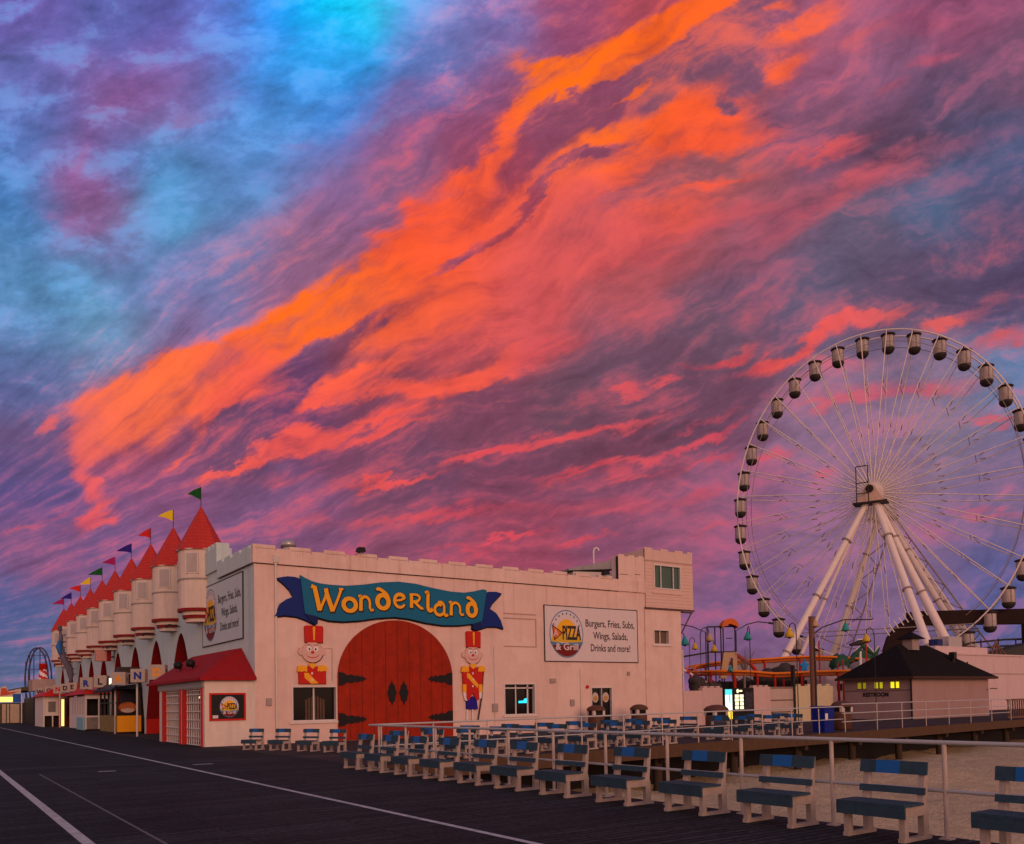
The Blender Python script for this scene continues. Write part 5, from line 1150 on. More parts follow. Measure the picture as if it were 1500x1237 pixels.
b = MB(); b.box(39.97, 41.93, YF - .08, YF + .5, 0, 2.16, black); b.build('cabinet', t)
for (x0, x1) in ((40.18, 40.52), (40.62, 40.95)):
    for k in range(4): b = MB(); z = .88 + k * .23; b.box(x0 + random.uniform(0, .05), x1, YF - .10, YF - .081, z, z + .19, gwy); b.build('lit_window', t)
b = MB(); b.prism(ell(40.45, 1.97, .10, .12, 14), fS, .10, .081, gwy); b.box(40.6, 40.85, YF - .10, YF - .081, 1.93, 2.03, gwy); b.build('lit_mark', t)
b = MB(); b.box(41.1, 41.8, YF - .10, YF - .081, .7, 1.9, mat('machine_glass', (.03, .03, .04), .3, .8, 5)); b.build('glass', t)
# small stair balcony at the building's right corner
t = thing('white_balcony', (36.6, 36, 0), 'narrow white wooden balcony frame with brown door at the right corner of the building', 'balcony')
b = MB(); b.box(35.88, 37.55, 36.4, 36.5, 1.72, 4.4, stucco)
for z in (4.4, 3.1): b.box(35.88, 37.6, 36.3, 36.39, z, z + .09, trimw)
b.build('frame', t)
for x in (37.5, 36.9): b = MB(); b.box(x, x + .09, 36.28, 36.39, 0, 4.39, trimw); b.build('post', t)
b = MB(); b.box(37.0, 37.45, 36.33, 36.399, 1.75, 3.05, mat('brown_door', (.10, .025, .02), .7)); b.build('door', t)
def bin_(x, y, label, m_, h=1.05, r=.42, w=None):
    t = thing('trash_bin', (x, y, 0), label, 'trash bin', 'round brown litter bins')
    b = MB(); b.lathe((x, y, 0), [(0, 0), (r * .9, 0), (r, .06), (r, h * .72), (r * .97, h * .74)], m_, 18); b.build('drum', t)
    b = MB(); b.lathe((x, y, 0), [(r * .86, h * .74), (r * .9, h * .92)], dark, 18)
    for k in range(4): a = k * math.pi / 2 + .6; b.box(x + r * .9 * math.cos(a) - .07, x + r * .9 * math.cos(a) + .07, y + r * .9 * math.sin(a) - .07, y + r * .9 * math.sin(a) + .07, h * .72, h * .95, trimw)
    b.build('opening', t)
    b = MB(); b.lathe((x, y, 0), [(r * 1.12, h * .93), (r * 1.15, h * .99), (r * .9, h * 1.10), (r * .4, h * 1.17), (0, h * 1.18)], m_, 18); b.build('lid', t)
bin_(28.2, 33.4, 'round brown litter bin left of the black double door', brownp, 1.12)
bin_(30.9, 33.1, 'round brown litter bin right of the black double door', brownp, 1.12)
bin_(29.9, 26.9, 'large brown litter bin in front of the vending machines, between the benches', brownp, 1.08, .50)
bin_(35.2, 24.0, 'square brown bin right of the navy blue bin at the railing', brownp, 1.15, .42)
t = thing('recycling_bin', (32.9, 23.3, 0), 'navy blue plastic recycling bin with a small white label at the railing end', 'recycling bin')
b = MB(); b.hexa([(32.45, 23.0, 0), (33.1, 23.0, 0), (33.1, 23.6, 0), (32.45, 23.6, 0), (32.42, 22.97, 1.08), (33.13, 22.97, 1.08), (33.13, 23.63, 1.08), (32.42, 23.63, 1.08)], bluebin); b.build('body', t)
b = MB(); b.box(32.38, 33.17, 22.93, 23.67, 1.082, 1.15, bluebin); b.build('lid', t); b = MB(); b.box(32.44, 32.62, 22.94, 22.955, .55, .82, white); b.build('label_card', t)

# utility pole and bell lamps
t = thing('utility_pole', (37.8, 27.3, 0), 'weathered wooden utility pole in front of the yellow tinted wall', 'pole')
b = MB(); b.tube([(37.8, 27.4, 0), (37.8, 27.4, 5.72)], .16, wood, 12, r2=.14); b.build('shaft', t)
b = MB(); b.tube([(37.8, 27.4, 4.75), (38.3, 27.1, 5.15), (39.2, 26.45, 5.52), (40.3, 25.6, 5.5), (40.4, 25.55, 5.55)], .035, steelb, 6); b.build('curved_arm', t)
b = MB(); b.tube([(37.75, 27.2, 0), (37.75, 27.2, 4.6)], .025, steelb, 6); b.build('cable', t)
def bell(x, y, z, label, m_, base=None, s=1.0, hook=True):
    t = thing('bell_lamp', (x, y, 0), label, 'lamp', 'bell shaded midway lamps')
    b = MB(); b.lathe((x, y, z), [(0, .30 * s), (.07 * s, .30 * s), (.12 * s, .16 * s), (.20 * s, -.02), (.27 * s, -.22 * s), (.24 * s, -.22 * s), (.0, .1 * s)], m_, 14); b.build('bell_shade', t)
    b = MB(); b.lathe((x, y, z - .24 * s), [(0, -.06 * s), (.10 * s, -.02), (.1 * s, .06 * s), (0, .12 * s)], steelb, 8); b.build('bulb_holder', t)
    if base:
        bx, by = base; b = MB(); mx = (x + bx) / 2; my = (y + by) / 2
        b.tube([(bx, by, 0), (bx, by, z + .2), (bx + (x - bx) * .15, by + (y - by) * .15, z + .55), (mx, my, z + .68), (x - (x - bx) * .1, y - (y - by) * .1, z + .55), (x, y, z + .28)], .03 * s, steelb, 6); b.build('post', t)
    else:
        b = MB(); b.tube([(x, y, z + .28 * s), (x, y, z + .45 * s)], .02, steelb, 6); b.build('hanger', t)
bell(42.53, 38.69, 5.55, 'cream bell lamp hanging under the dark play tower frame', creamsh, (41.9, 38.9))
bell(44.14, 42.44, 5.60, 'teal bell lamp half hidden at the corner of the white building', teal, (43.3, 42.8), 1.2)
bell(46.22, 43.44, 5.35, 'small yellow bell lamp left of the cream one, by the building corner', yellow, (45.8, 43.6), .9)
bell(45.83, 41.27, 5.05, 'small yellow bell lamp below the dark play tower', yellow, (45.4, 41.4), .9)
bell(44.61, 37.26, 5.60, 'teal bell lamp on a tall post right of the orange roofed tower', teal, (44.75, 37.2), 1.0)
bell(45.2, 34.42, 5.60, 'large yellow bell lamp just in front of the ferris wheel leg', yellow, (45.6, 34.2), 1.15)
bell(37.9, 27.25, 5.35, 'cream bell lamp beside the top of the utility pole', creamsh, None, .8)
bell(39.25, 26.4, 5.12, 'teal bell lamp hanging from the arm of the utility pole', teal, None, .8)
bell(49.22, 31.65, 5.2, 'yellow bell lamp above the restroom roof on the left', yellow, (49.7, 31.4), .95)
bell(46.75, 40.64, 3.6, 'low teal bell lamp in front of the orange coaster track', teal, (46.9, 40.6), .8)

# ================================================================== RESTROOM
RX, RY, RZ = 51.8, 30.3, 2.72
S = thing('restroom_building', (RX, RY, 0), 'mauve block restroom building with dark hipped roof and small cupola', 'building')
def fR(u, v, d): return (RX - d, u, v)
b = MB()
wins = [(33.45, 34.35), (32.15, 32.95), (31.0, 31.75)]
wallgrid(b, RY, RY + 4.75, 0, RZ, [(31.05, 31.72, 2.02, 2.42), (32.2, 32.85, 2.02, 2.42), (33.4, 34.1, 2.02, 2.42)], fR, brick, .10)
b.add([(RX, RY, 0), (RX + 9.8, RY, 0), (RX + 9.8, RY, RZ), (RX, RY, RZ)], [(0, 1, 2, 3)], brick)
b.add([(RX + 9.8, RY, 0), (RX + 9.8, RY + 4.75, 0), (RX + 9.8, RY + 4.75, RZ), (RX + 9.8, RY, RZ)], [(0, 1, 2, 3)], brick)
b.add([(RX, RY + 4.75, 0), (RX, RY + 4.75, RZ), (RX + 9.8, RY + 4.75, RZ), (RX + 9.8, RY + 4.75, 0)], [(0, 1, 2, 3)], brick)
b.build('wall', S)
b = MB(); pbox(b, fR, RY + .02, RY + 4.7, 1.86, 1.90, .002, .03, darkline); b.build('string_course', S)
b = MB(); b.tube([(RX - .06, RY - .06, 0), (RX - .06, RY - .06, RZ - .02)], .055, dark, 8); b.build('downspout', S)
for k, (a, c) in enumerate([(31.05, 31.72), (32.2, 32.85), (33.4, 34.1)]):
    gl = mat('lit_pane_%d' % k, (.6, .55, .05), .5, emit=(.95, .85, .02), estr=(1.0, .40, .16)[k])
    b = MB(); pbox(b, fR, a, a + .03, 2.02, 2.42, -.09, .01, darkline); pbox(b, fR, (a + c) / 2 - .025, (a + c) / 2 + .025, 2.02, 2.42, -.09, .01, darkline); pbox(b, fR, a - .04, c + .04, 1.98, 2.015, .002, .03, darkline)
    w = b.build('window', S); b = MB(); pbox(b, fR, a + .03, c, 2.02, 2.42, -.099, -.092, gl); b.build('lit_pane', w)
b = MB(); merge(b, text('RESTROOM', .26, inkk, fR, 32.75, 1.62, width=1.85, d=.02, bold=.05, uflip=-1)); b.build('restroom_lettering', S)
O = .45
ex0, ex1, ey0, ey1 = RX - O, RX + 9.8 + O, RY - O, RY + 4.75 + O
zr = 5.0; ra, rb = (RX + 2.6, RY + 2.4), (RX + 6.4, RY + 2.4)
b = MB(); b.add([(ex0, ey0, RZ), (ex1, ey0, RZ), (ex1, ey1, RZ), (ex0, ey1, RZ), (ra[0], ra[1], zr), (rb[0], rb[1], zr), (ex0 + 2.6, ey0 + .9, RZ + 1.0)],
      [(0, 1, 5, 4), (1, 2, 5), (2, 3, 4, 5), (3, 0, 4), (3, 2, 1, 0)], roofb)
b.build('hip_roof', S)
b = MB()
for q in ((ex0 - .02, ex1 + .02, ey0 - .02, ey0), (ex0 - .02, ex0, ey0, ey1), (ex1, ex1 + .02, ey0, ey1)): b.box(*q, RZ - .14, RZ + .02, mat('eave_brown', (.06, .03, .02), .7))
b.build('eave_board', S)
cx, cy = RX + 3.6, RY + 2.0
b = MB(); b.box(cx - .42, cx + .42, cy - .35, cy + .35, 4.6, 5.35, mat('cupola_grey', (.30, .24, .22), .8, .2, 6)); cu = b.build('cupola', S)
b = MB(); b.add([(cx - .78, cy - .65, 5.352), (cx + .78, cy - .65, 5.352), (cx + .78, cy + .65, 5.352), (cx - .78, cy + .65, 5.352), (cx, cy, 5.9)], [(0, 1, 4), (1, 2, 4), (2, 3, 4), (3, 0, 4), (3, 2, 1, 0)], roofb); b.build('cupola_roof', cu)
for x, h in ((RX + 6.9, .95), (RX + 8.8, .5)):
    b = MB(); b.tube([(x, RY + .9, RZ + .2), (x, RY + .9, RZ + .6 + h)], .11 if h > .8 else .05, black, 8); b.build('vent_pipe', S)
b = MB(); b.box(RX + 6.72, RX + 7.08, RY + .72, RY + 1.08, RZ + 1.3, RZ + 1.75, black); b.build('vent_cap', S)
b = MB(); b.tube([(ex1 - .8, RY - .3, 1.9), (ex1 + .1, RY - .3, 1.9)], .04, darkline, 6); b.build('outlet_pipe', S)

# ================================================================== WHITE HALL AT THE RIGHT AND DARK COASTER BEHIND
S = thing('white_hall', (76, 41, 0), 'long plain pinkish white hall behind the restroom, running off the right edge', 'building')
hall = mat('hall_white', (.58, .44, .43), .85, .05, 1.5, .2, dirt=.3)
b = MB(); b.box(70, 120, 40.0, 60, 0, 5.05, hall); b.build('wall', S)
b = MB(); b.box(69.9, 120.1, 39.95, 39.999, 3.35, 3.41, mat('hall_seam', (.30, .22, .22), .8)); b.build('seam', S)
b = MB(); b.box(69.92, 120.1, 39.9, 60.1, 5.052, 5.2, hall); b.build('roof_edge', S)
S = thing('wheel_platform', (80, 41, 5), 'white slab platform on the hall roof below the ferris wheel legs', 'platform')
b = MB(); b.box(73.5, 82.6, 40.6, 44, 5.21, 5.85, hall); b.build('deck_slab', S)
b = MB(); b.box(76.5, 78.8, 41, 42.5, 5.86, 6.8, metalg); b.box(74.6, 75.5, 41, 41.8, 5.86, 6.5, mat('navy_box', (.02, .03, .12), .6)); b.build('machinery', S)
S = thing('log_coaster', (93, 50, 0), 'dark brown covered coaster trough with arched end behind the ferris wheel', 'roller coaster')
dk = mat('coaster_brown', (.020, .010, .009), .8, .3, 1.0)
b = MB(); b.hexa([(91.0, 52.3, 9.35), (118, 31.5, 9.0), (118.5, 33, 9.0), (91.5, 53.8, 9.35), (91.0, 52.3, 10.85), (118, 31.5, 10.9), (118.5, 33, 10.9), (91.5, 53.8, 10.85)], dk); b.build('trough', S)
b = MB(); P_ = [Vector((86.8, 55.6, 4)), Vector((87.0, 55.3, 6.9)), Vector((87.9, 54.8, 8.2)), Vector((89.0, 54.0, 9.5)), Vector((90.2, 53.1, 10.3)), Vector((91.4, 52.3, 10.7)), Vector((92.6, 51.4, 10.85))]
b.prism([(1.6, 4.0), (1.7, 6.6), (2.2, 8.0), (3.2, 9.2), (4.6, 10.1), (6.2, 10.7), (7.4, 10.8), (7.4, 9.4), (6.0, 9.2), (4.8, 8.4), (4.0, 7.0), (3.8, 4.0)], lambda u, v, d: (86.8 + u * .78 + d * .6, 55.6 - u * .57 + d * .8, v), .3, -.3, dk); b.build('arched_end', S)
for k in range(9): 
    u = 2.2 + k * .55; z = 8.0 + 2.7 * math.sin(min(1, (u - 1.6) / 5.4) * 1.5); x, y = 86.6 + u * .78, 55.2 - u * .57
    b = MB(); b.tube([(x, y, z - .3), (x - .5, y + .3, z + .6)], .07, white, 6); b.build('handrail_post', S)
for q in ((100.2, 45.0), (109, 38.2)): b = MB(); b.box(q[0] - .35, q[0] + .35, q[1] - .35, q[1] + .35, 0, 9.1, dk); b.build('column', S)
S = thing('arched_truss_shed', (99, 45, 0), 'low dark arched truss roof under the coaster trough at the right edge', 'roof')
for k in range(7):
    b = MB(); x = 95.5 + k * 1.5; y = 49.5 - k * 1.15; b.tube([(x, y, 5), (x, y, 7.4 + .25 * math.sin(k))], .07, steelb, 6); b.build('strut', S)
b = MB(); b.tube([(94, 50.5, 6.3), (96, 49, 7.2), (99, 46.8, 7.5), (103, 43.8, 7.55), (108, 40, 7.3)], .12, steelb, 6); b.tube([(94, 50.5, 5.7), (96, 49, 6.5), (99, 46.8, 6.8), (103, 43.8, 6.85), (108, 40, 6.6)], .12, steelb, 6); b.build('chord', S)
b = MB(); b.prism([(0, 5.2), (3, 6.0), (6.5, 6.9), (10, 6.1), (14, 5.9), (14, 5.2)], lambda u, v, d: (92.6 + u * .79 + d * .6, 48.7 - u * .6 + d * .8, v), .2, -4, mat('tent_dark', (.05, .05, .045), .8)); b.build('sheet_roof', S)
S = thing('brush_pile', (88, 36, 5.2), 'brown timber frame on the hall roof at the right edge', 'frame')
for k in range(5): b = MB(); x = 86 + k * 1.1; b.tube([(x, 42.5, 5.2), (88.2, 42.5, 6.9 - .15 * abs(k - 2))], .09, wood, 6); b.build('rafter', S)

# ================================================================== FERRIS WHEEL
P = Vector((92.59, 57.61, 24.88)); an = 1.13865; nv = Vector((math.sin(an), math.cos(an), 0)); hv = Vector((math.cos(an), -math.sin(an), 0)); zv = Vector((0, 0, 1))
RW, KS, HWD = 16.24, 1.20, 1.15
Wt = thing('ferris_wheel', (P.x, P.y, 0), 'giant white ferris wheel with closed cabins and splayed legs behind the restroom', 'ferris wheel')
def wp(phi, r=1.0, n=0.0): return P + hv * (RW * r * math.cos(phi)) + zv * (RW * KS * r * math.sin(phi)) + nv * n
NG = 36; ph0 = R(3.6)
for s in (-1, 1):
    b = MB(); b.tube([wp(2 * math.pi * k / 72 + ph0, 1.0, s * HWD) for k in range(73)], .085, wheelw, 6, caps=False); b.build('outer_rim', Wt)
    b = MB(); b.tube([wp(2 * math.pi * k / 72 + ph0, .93, s * HWD) for k in range(73)], .035, wheelg, 4, caps=False); b.build('inner_ring', Wt)
for k in range(NG):
    ph = ph0 + 2 * math.pi * k / NG
    b = MB()
    for s in (-1, 1):
        b.tube([wp(ph, 1.0, s * HWD), wp(ph, .06, s * 2.9)], .060, wheelw, 5, caps=False)
        for r1 in (.45, .72): b.tube([wp(ph, r1, s * (HWD + (2.9 - HWD) * (1 - r1)) ), wp(ph, r1 - .035, s * (HWD + (2.9 - HWD) * (1 - r1)) - s * .9)], .05, wheelg, 4)
    b.tube([wp(ph, 1.0, -HWD), wp(ph, 1.0, HWD)], .06, wheelg, 5)
    b.tube([wp(ph, .66, -1.7), wp(ph, .66, 1.7)], .035, wheelg, 4)
    b.build('spoke', Wt)
# hub: axle, flanges with short radial plates
b = MB(); b.tube([P - nv * 5.4, P + nv * 5.4], .55, mat('hub_tan', (.50, .34, .22), .5, .15, 3), 16); b.build('axle', Wt)
for s in (-1, 1):
    b = MB(); b.tube([P + nv * s * 3.05, P + nv * s * 2.75], 1.15, wheelw, 28)
    for k in range(NG):
        ph = ph0 + 2 * math.pi * k / NG; b.tube([wp(ph, .05, s * 3.0), wp(ph, .15, s * 2.75)], .085, white, 4); b.tube([wp(ph + .087, .06, s * 2.8), wp(ph + .087, .27, s * 2.3)], .035, wheelw, 4)
    b.build('hub_flange', Wt)
# cabins
cab = None
for k in range(NG):
    ph = ph0 + 2 * math.pi * k / NG; q = wp(ph)
    if cab is None:
        b = MB(); b.lathe((0, 0, 0), [(.60, -.36), (.64, -.60), (.64, -1.80), (.60, -1.84)], cabing, 14)
        for a in range(7): aa = 2 * math.pi * a / 7; b.box(.655 * math.cos(aa) - .035, .655 * math.cos(aa) + .035, .655 * math.sin(aa) - .035, .655 * math.sin(aa) + .035, -1.83, -.4, wheelg)
        body_ = b.build('cabin', Wt, True)
        b = MB(); b.lathe((0, 0, 0), [(0, .02), (.35, -.04), (.82, -.18), (.84, -.26), (.66, -.40), (0, -.42)], steelb, 14); b.box(-.9, .9, -.06, .06, -.12, 0.0, steelb); cn_ = b.build('canopy', body_, True)
        b = MB(); b.lathe((0, 0, 0), [(.68, -1.84), (.70, -2.02), (.52, -2.34), (.25, -2.50), (0, -2.52)], steelb, 14); tb_ = b.build('floor_tub', body_, True)
        body_.location = q - Vector((P.x, P.y, 0)); body_.rotation_euler = (0, 0, math.atan2(nv.y, nv.x)); cab = body_
    else:
        c = cab.copy(); COL.objects.link(c); c.parent = Wt; c.location = q - Vector((P.x, P.y, 0))
        for ch in (cn_, tb_): d = ch.copy(); COL.objects.link(d); d.parent = c
# legs
AP = {-1: P - nv * 5.0 + zv * -1.55, 1: P + nv * 5.0 + zv * -1.55}
def foot(o, s): f = P - nv * o + hv * s; return Vector((f.x, f.y, 0))
LEGS = [(-1, 13, -11.5, .42), (-1, 13, 7.9, .46), (-1, 5, -11, .24), (-1, 5, 10.2, .50), (1, -6, -9.0, .40), (1, -6, 12.0, .44), (1, -10, -9.3, .36), (1, -10, 13.2, .55)]
for s, o, u, r_ in LEGS:
    a = AP[s] + hv * (.5 if u > 0 else -.5); f = foot(o, u); b = MB(); b.tube([a, f], r_ * .78, wheelw, 12, r2=r_)
    for q in (.18, .45, .72): c = a.lerp(f, q); d = (f - a).normalized(); b.tube([c - d * .09, c + d * .09], r_ * 1.2, wheelg, 12)
    b.build('support_leg', Wt)
for s, o, uu_ in ((1, -8, -9.4), (1, -8, 13)):   # lattice stair frames up the far legs
    a = AP[s]; f = foot(o, uu_); b = MB(); L0, L1 = a + hv * 1.3, f + hv * 2.2
    b.tube([L0, L1], .10, wheelg, 5); 
    for k in range(16):
        q0, q1 = k / 16, (k + 1) / 16; b.tube([a.lerp(f, q0), L0.lerp(L1, q1)] if k % 2 else [L0.lerp(L1, q0), a.lerp(f, q1)], .06, wheelg, 4)
    b.build('ladder_truss', Wt)
for s in (-1, 1):
    b = MB(); c = AP[s]; 
    b.prism([(-1.5, 0), (1.5, 0), (.9, 1.1), (.45, 1.9), (-.45, 1.9), (-.9, 1.1)], lambda u, v, d, c=c: tuple(c + hv * u + zv * v + nv * d), -.5, .5, mat('bearing_tan', (.58, .42, .32), .5, .15, 3)); b.build('bearing_block', Wt)
    b = MB(); b.prism([(-1.8, -.12), (1.8, -.12), (1.8, .0), (-1.8, .0)], lambda u, v, d, c=c: tuple(c + hv * u + zv * v + nv * d), -1.1, 1.1, steelb); b.build('platform', Wt)
c = AP[-1] - nv * .9
b = MB()
for u in (-1.35, -.1): b.tube([c + hv * u, c + hv * u + zv * 4.1], .06, steelb, 5)
for z in (4.1, 2.2, 1.0): b.tube([c + hv * -1.35 + zv * z, c + hv * -.1 + zv * z], .06, steelb, 5)
b.build('safety_cage', Wt)
b = MB(); b.tube([AP[-1] + zv * 1.5 - nv * .55, AP[-1] + zv * 1.5 - nv * .75], .42, mat('motor_black', (.02, .012, .01), .5), 16); b.build('bearing_cap', Wt)
for s in (-1, 1): b = MB(); b.tube([foot(4 * -s + 1, -10) + zv * 9, foot(4 * -s + 1, 10) + zv * 9], .06, wheelg, 5); b.build('tie_bar', Wt)

# ================================================================== MIDWAY RIDES
def catmull(p, n=8, closed=True):
    o = []; N = len(p)
    for i in range(N if closed else N - 1):
        a, b_, c, d = [Vector(p[(i + j) % N] if closed else p[max(0, min(N - 1, i + j))]) for j in (-1, 0, 1, 2)]
        for k in range(n):
            t = k / n; o.append(.5 * (2 * b_ + (c - a) * t + (2 * a - 5 * b_ + 4 * c - d) * t * t + (3 * b_ - a - 3 * c + d) * t ** 3))
    return o + ([o[0]] if closed else [Vector(p[-1])])
t = thing('orange_coaster', (56, 45, 0), 'orange tubular kiddie coaster track on red posts behind the yard wall', 'roller coaster')
trk = catmull([(51.6, 48.6, 3.72), (55.4, 52.4, 4.35), (57.96, 51.13, 4.73), (60.94, 49.08, 4.91), (64.41, 46.68, 5.05), (67.5, 43.6, 4.7), (65.5, 39.5, 3.9), (60.5, 39.2, 3.55), (56.65, 41.1, 3.46), (54.25, 42.76, 3.38), (52.73, 43.81, 3.55), (51.0, 45.6, 3.66)], 8)
for off in (-.34, .34):
    pts = []
    for i, p in enumerate(trk):
        d = (trk[(i + 1) % (len(trk) - 1)] - trk[i - 1 if i else -2]); d.z = 0; d.normalize(); pts.append(p + Vector((-d.y, d.x, 0)) * off)
    b = MB(); b.tube(pts, .10, orange, 8, caps=False); b.build('rail', t)
b = MB(); b.tube([p - Vector((0, 0, .22)) for p in trk], .11, mat('spine_orange', (.55, .12, .012), .5), 8, caps=False); b.build('spine', t)
for i in range(0, len(trk) - 1, 6):
    p = trk[i]; b = MB(); b.tube([(p.x, p.y, 0), (p.x, p.y, p.z - .2)], .10, redsteel, 8); b.box(p.x - .25, p.x + .25, p.y - .06, p.y + .06, p.z - .28, p.z - .08, redsteel); b.build('post', t)
for x, y, h in ((57.3, 40.9, 5.9), (58.6, 40.2, 4.2), (59.0, 40.0, 4.4), (60.9, 39.2, 6.2), (55.4, 42.1, 4.0)): b = MB(); b.tube([(x, y, 0), (x, y, h)], .06, redsteel, 6); b.build('post', t)
t = thing('striped_chute', (51, 47, 0), 'red and white striped tube slanting down under the orange track', 'pipe')
b = MB(); a0, a1 = Vector((49.2, 48.7, 4.35)), Vector((52.2, 46.5, 2.2))
for k in range(14): b.tube([a0.lerp(a1, k / 14), a0.lerp(a1, (k + 1) / 14)], .10, (redp, white)[k % 2], 8)
b.build('striped_tube', t); b = MB(); b.tube([(52.2, 46.5, 0), (52.2, 46.5, 2.2)], .07, steelb, 6); b.build('post', t)
t = thing('play_tower', (56, 48.8, 0), 'dark framed play tower with orange arched canopy above the coaster track', 'ride')
ox, oy = .823, -.568
def pt(u, z, w=0.0): return (54.55 + ox * u + .568 * w, 49.85 + oy * u + .823 * w, z)
for u in (0, .65, 1.15, 1.35, 2.35): b = MB(); b.tube([pt(u, 0), pt(u, 7.6)], .055, steelb, 6); b.build('post', t)
b = MB()
for z in (7.6, 5.45): b.tube([pt(0, z), pt(2.4, z)], .07, steelb, 6)
b.tube([pt(0, 5.42), pt(-4.5, 4.75)], .08, steelb, 6); b.tube([pt(1.6, 6.6), pt(2.1, 6.6)], .04, steelb, 5); b.build('frame', t)
b = MB(); b.prism([(1.2, 7.45)] + [(1.85 + .68 * math.cos(R(a)), 7.62 + .62 * math.sin(R(a))) for a in range(180, -1, -15)] + [(2.5, 7.45), (2.3, 7.62), (1.85, 7.78), (1.4, 7.62)], lambda u, v, d: pt(u, v, d), -.6, .6, mat('canopy_orange', (.60, .13, .02), .6, .1, 5)); b.build('arched_canopy', t)
b = MB(); b.prism([(.95, 3.2), (1.3, 5.4), (2.4, 5.4), (2.4, 3.2), (2.05, 3.2), (2.05, 4.9), (1.75, 4.9), (1.5, 3.2)], lambda u, v, d: pt(u, v, d), -.3, .3, creamsh); b.build('cream_gable', t)
b = MB(); b.tube([pt(2.4, 5.2), pt(3.6, 4.4), pt(4.2, 3.6)], .16, redsteel, 8); b.build('slide', t)
for lab, (xa, ya), (xb, yb), z in (('left curved street light arm beside the dark play tower', (54.4, 49.9), (51.6, 51.8), 7.75), ('right curved street light arm beside the orange canopy', (56.6, 48.5), (58.9, 46.9), 7.85)):
    t = thing('street_lamp', (xa, ya, 0), lab, 'street lamp', 'street light arms')
    b = MB(); b.tube([(xa, ya, 0), (xa, ya, z - .6), ((xa * 2 + xb) / 3, (ya * 2 + yb) / 3, z - .1), ((xa + 2 * xb) / 3, (ya + 2 * yb) / 3, z + .12), (xb, yb, z)], .05, steelb, 6); b.build('arm', t)
    b = MB(); b.tube([(xb, yb, z), (xb + (.35 if xb > xa else -.35), yb - (.2 if xb > xa else -.2), z - .05)], .10, steelb, 6); b.build('lamp_head', t)
# bare bush
random.seed(21)
t = thing('bare_bush', (52.3, 44.1, 0), 'leafless bush with fan of thin grey twigs above the orange track', 'bush')
tw = mat('twig', (.20, .17, .15), .9, .2, 8)
for k in range(26):
    a = random.uniform(-.75, .75); w = random.uniform(-.4, .4); h = random.uniform(1.2, 2.1)
    b = MB(); p0 = Vector((52.3, 44.1, 3.4)); d = Vector((.823, -.568, 0)) * a * .75 + Vector((.568, .823, 0)) * w
    b.tube([p0, p0 + d * .4 * h + zv * h * .5, p0 + d * h * .95 + zv * h * 1.02], .020, tw, 4, r2=.010); b.build('twig', t)
b = MB(); b.tube([(52.3, 44.1, 0), (52.3, 44.1, 3.45)], .10, tw, 6); b.build('stem', t)
# clutter of rides between the tracks
def blobby(nm, lab, cat, spots, m_, seed):
    random.seed(seed); t = thing(nm, (spots[0][0], spots[0][1], 0), lab, cat)
    for (x, y, z, r_) in spots:
        b = MB(); bm = bmesh.new(); bmesh.ops.create_icosphere(bm, subdivisions=3, radius=r_)
        for v in bm.verts: v.co *= 1 + random.uniform(-.06, .06) + .22 * math.sin(v.co.x * 5 / r_ + seed) * math.sin(v.co.z * 4 / r_)
        b.add([tuple(v.co + Vector((x, y, z))) for v in bm.verts], [tuple(q.index for q in f_.verts) for f_ in bm.faces], m_, True); bm.free(); b.build('rock', t)
        b = MB(); b.tube([(x, y, 0), (x, y, z)], r_ * .92, m_, 10); b.build('rock_base', t)
rk = mat('fake_rock', (.06, .05, .045), .9, .5, 3, 1.0); rk2 = mat('fake_rock_green', (.03, .10, .06), .9, .5, 3, 1.0); rk3 = mat('fake_rock_pale', (.34, .29, .28), .9, .3, 3, 1.0)
blobby('fake_rock_mound', 'dark artificial rock mound of the water ride behind the orange track', 'rock mound', [(58.5, 47, 2.9, 1.0), (59.8, 46.2, 3.2, 1.1), (61.2, 45.2, 2.8, .9), (56.5, 47.5, 2.4, .8)], rk, 4)
blobby('fake_rock_mound', 'greenish artificial rock mound near the wheel leg', 'rock mound', [(66.3, 45.3, 4.5, .8), (68.0, 44.3, 4.7, .9), (69.4, 43.3, 4.0, .8)], rk2, 8)
blobby('fake_rock_mound', 'pale grey artificial rocks beside the utility pole', 'rock mound', [(64.0, 43.5, 3.3, .8), (65.2, 42.4, 3.7, .9), (67.5, 41.0, 3.3, .8), (62.2, 42.2, 3.0, .5)], rk3, 9)
blobby('fake_rock_mound', 'dark rocks at the left end of the orange track by the building', 'rock mound', [(50.2, 46.7, 2.2, .7), (51.2, 46.3, 2.3, .6), (48.6, 45.6, 2.7, .6)], rk, 12)
t = thing('white_ride_building', (62, 42.5, 0), 'small white ride building with two dark windows behind the service gate', 'building')
b = MB(); b.box(59.5, 63.2, 41.9, 44, 0, 3.15, hall); b.build('wall', t)
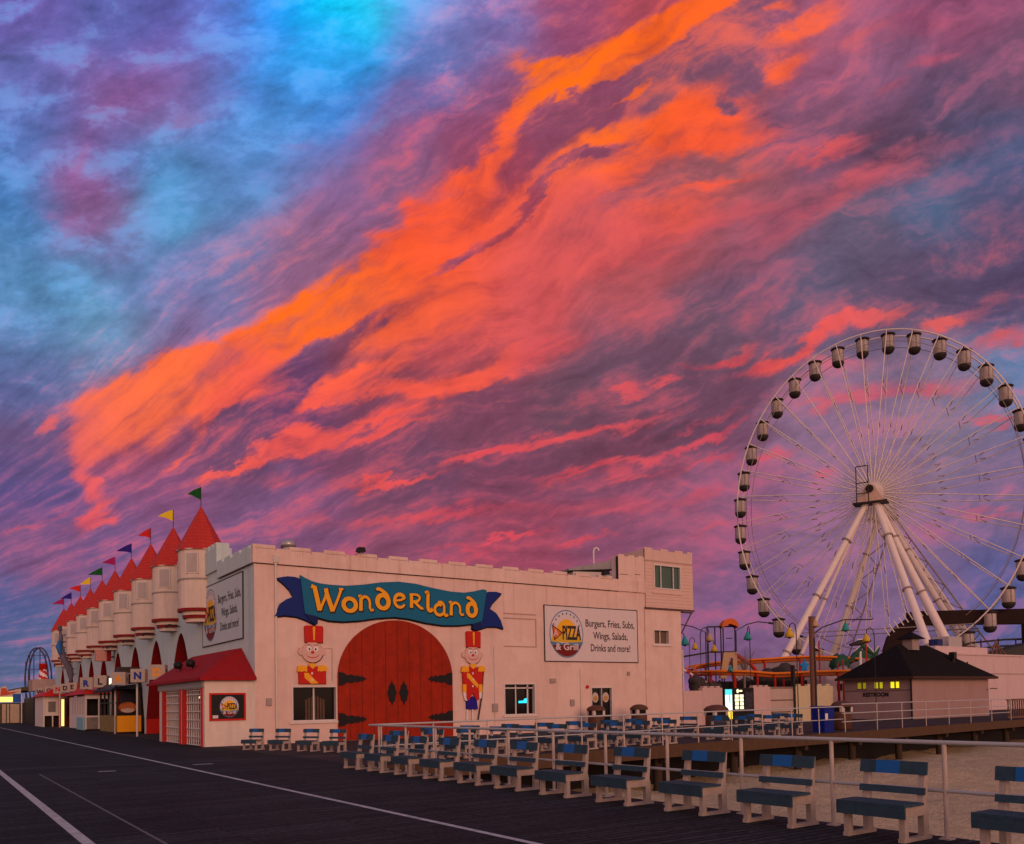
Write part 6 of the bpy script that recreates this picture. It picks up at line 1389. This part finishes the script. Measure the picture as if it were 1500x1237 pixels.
for x in (60.9, 61.9): b = MB(); b.box(x, x + .62, 41.82, 41.899, 2.0, 2.55, black); b.build('window', t)
t = thing('blue_ride_star', (58.4, 43.6, 0), 'bright blue star shaped ride ornament above the lower orange track', 'ornament')
b = MB(); st5 = [((.45 if k % 2 == 0 else .2) * math.cos(R(90 + 36 * k)), (.62 if k % 2 == 0 else .28) * math.sin(R(90 + 36 * k))) for k in range(10)]
b.prism(st5[::-1], lambda u, v, d: (58.1 + u * .8 - d * .5, 42.9 - u * .57 - d * .8, 4.0 + v), .1, -.1, mat('star_blue', (.01, .25, .60), .5)); b.build('star', t); b = MB(); b.tube([(58.15, 43.0, 0), (58.15, 43.0, 3.6)], .05, steelb, 6); b.build('pole', t)
t = thing('green_dragon_ride', (64, 41.5, 0), 'green and white swinging ride arms beside the restroom roof', 'ride')
for (x, z, a) in ((0, 5.0, 50), (.9, 5.4, -40), (1.5, 4.7, 60), (.4, 5.9, 10)):
    b = MB(); c = Vector((63.0 + x * .82, 41.5 - x * .57, z)); d = Vector((.82 * math.cos(R(a)), -.57 * math.cos(R(a)), math.sin(R(a)))) * .9
    b.tube([c - d, c, c + d], [.10, .24, .08], rk2 if a != 10 else steelb, 8); b.build('arm', t)
    b = MB(); b.tube([c - d * .3 + zv * .3, c + d * .9 + zv * .2], .06, white, 6); b.build('white_bar', t)
b = MB(); b.tube([(63.3, 41.3, 0), (63.3, 41.3, 5.2)], .12, white, 8); b.build('mast', t)
t = thing('carousel_canopy', (56, 46, 0), 'dark posts and cloth of a covered ride under the orange track', 'ride')
b = MB()
for k in range(9): x = 52.5 + k * 1.15; y = 46.8 - k * .66; b.tube([(x, y, 0), (x, y, 3.0)], .09, (steelb, redsteel, dark)[k % 3], 6)
b.build('post', t); b = MB(); b.hexa([(51.8, 47.9, 0), (62, 42.3, 0), (63, 44, 0), (53, 49.8, 0), (51.8, 47.9, 2.9), (62, 42.3, 2.9), (63, 44, 2.9), (53, 49.8, 2.9)], dark); b.build('dark_backdrop', t)
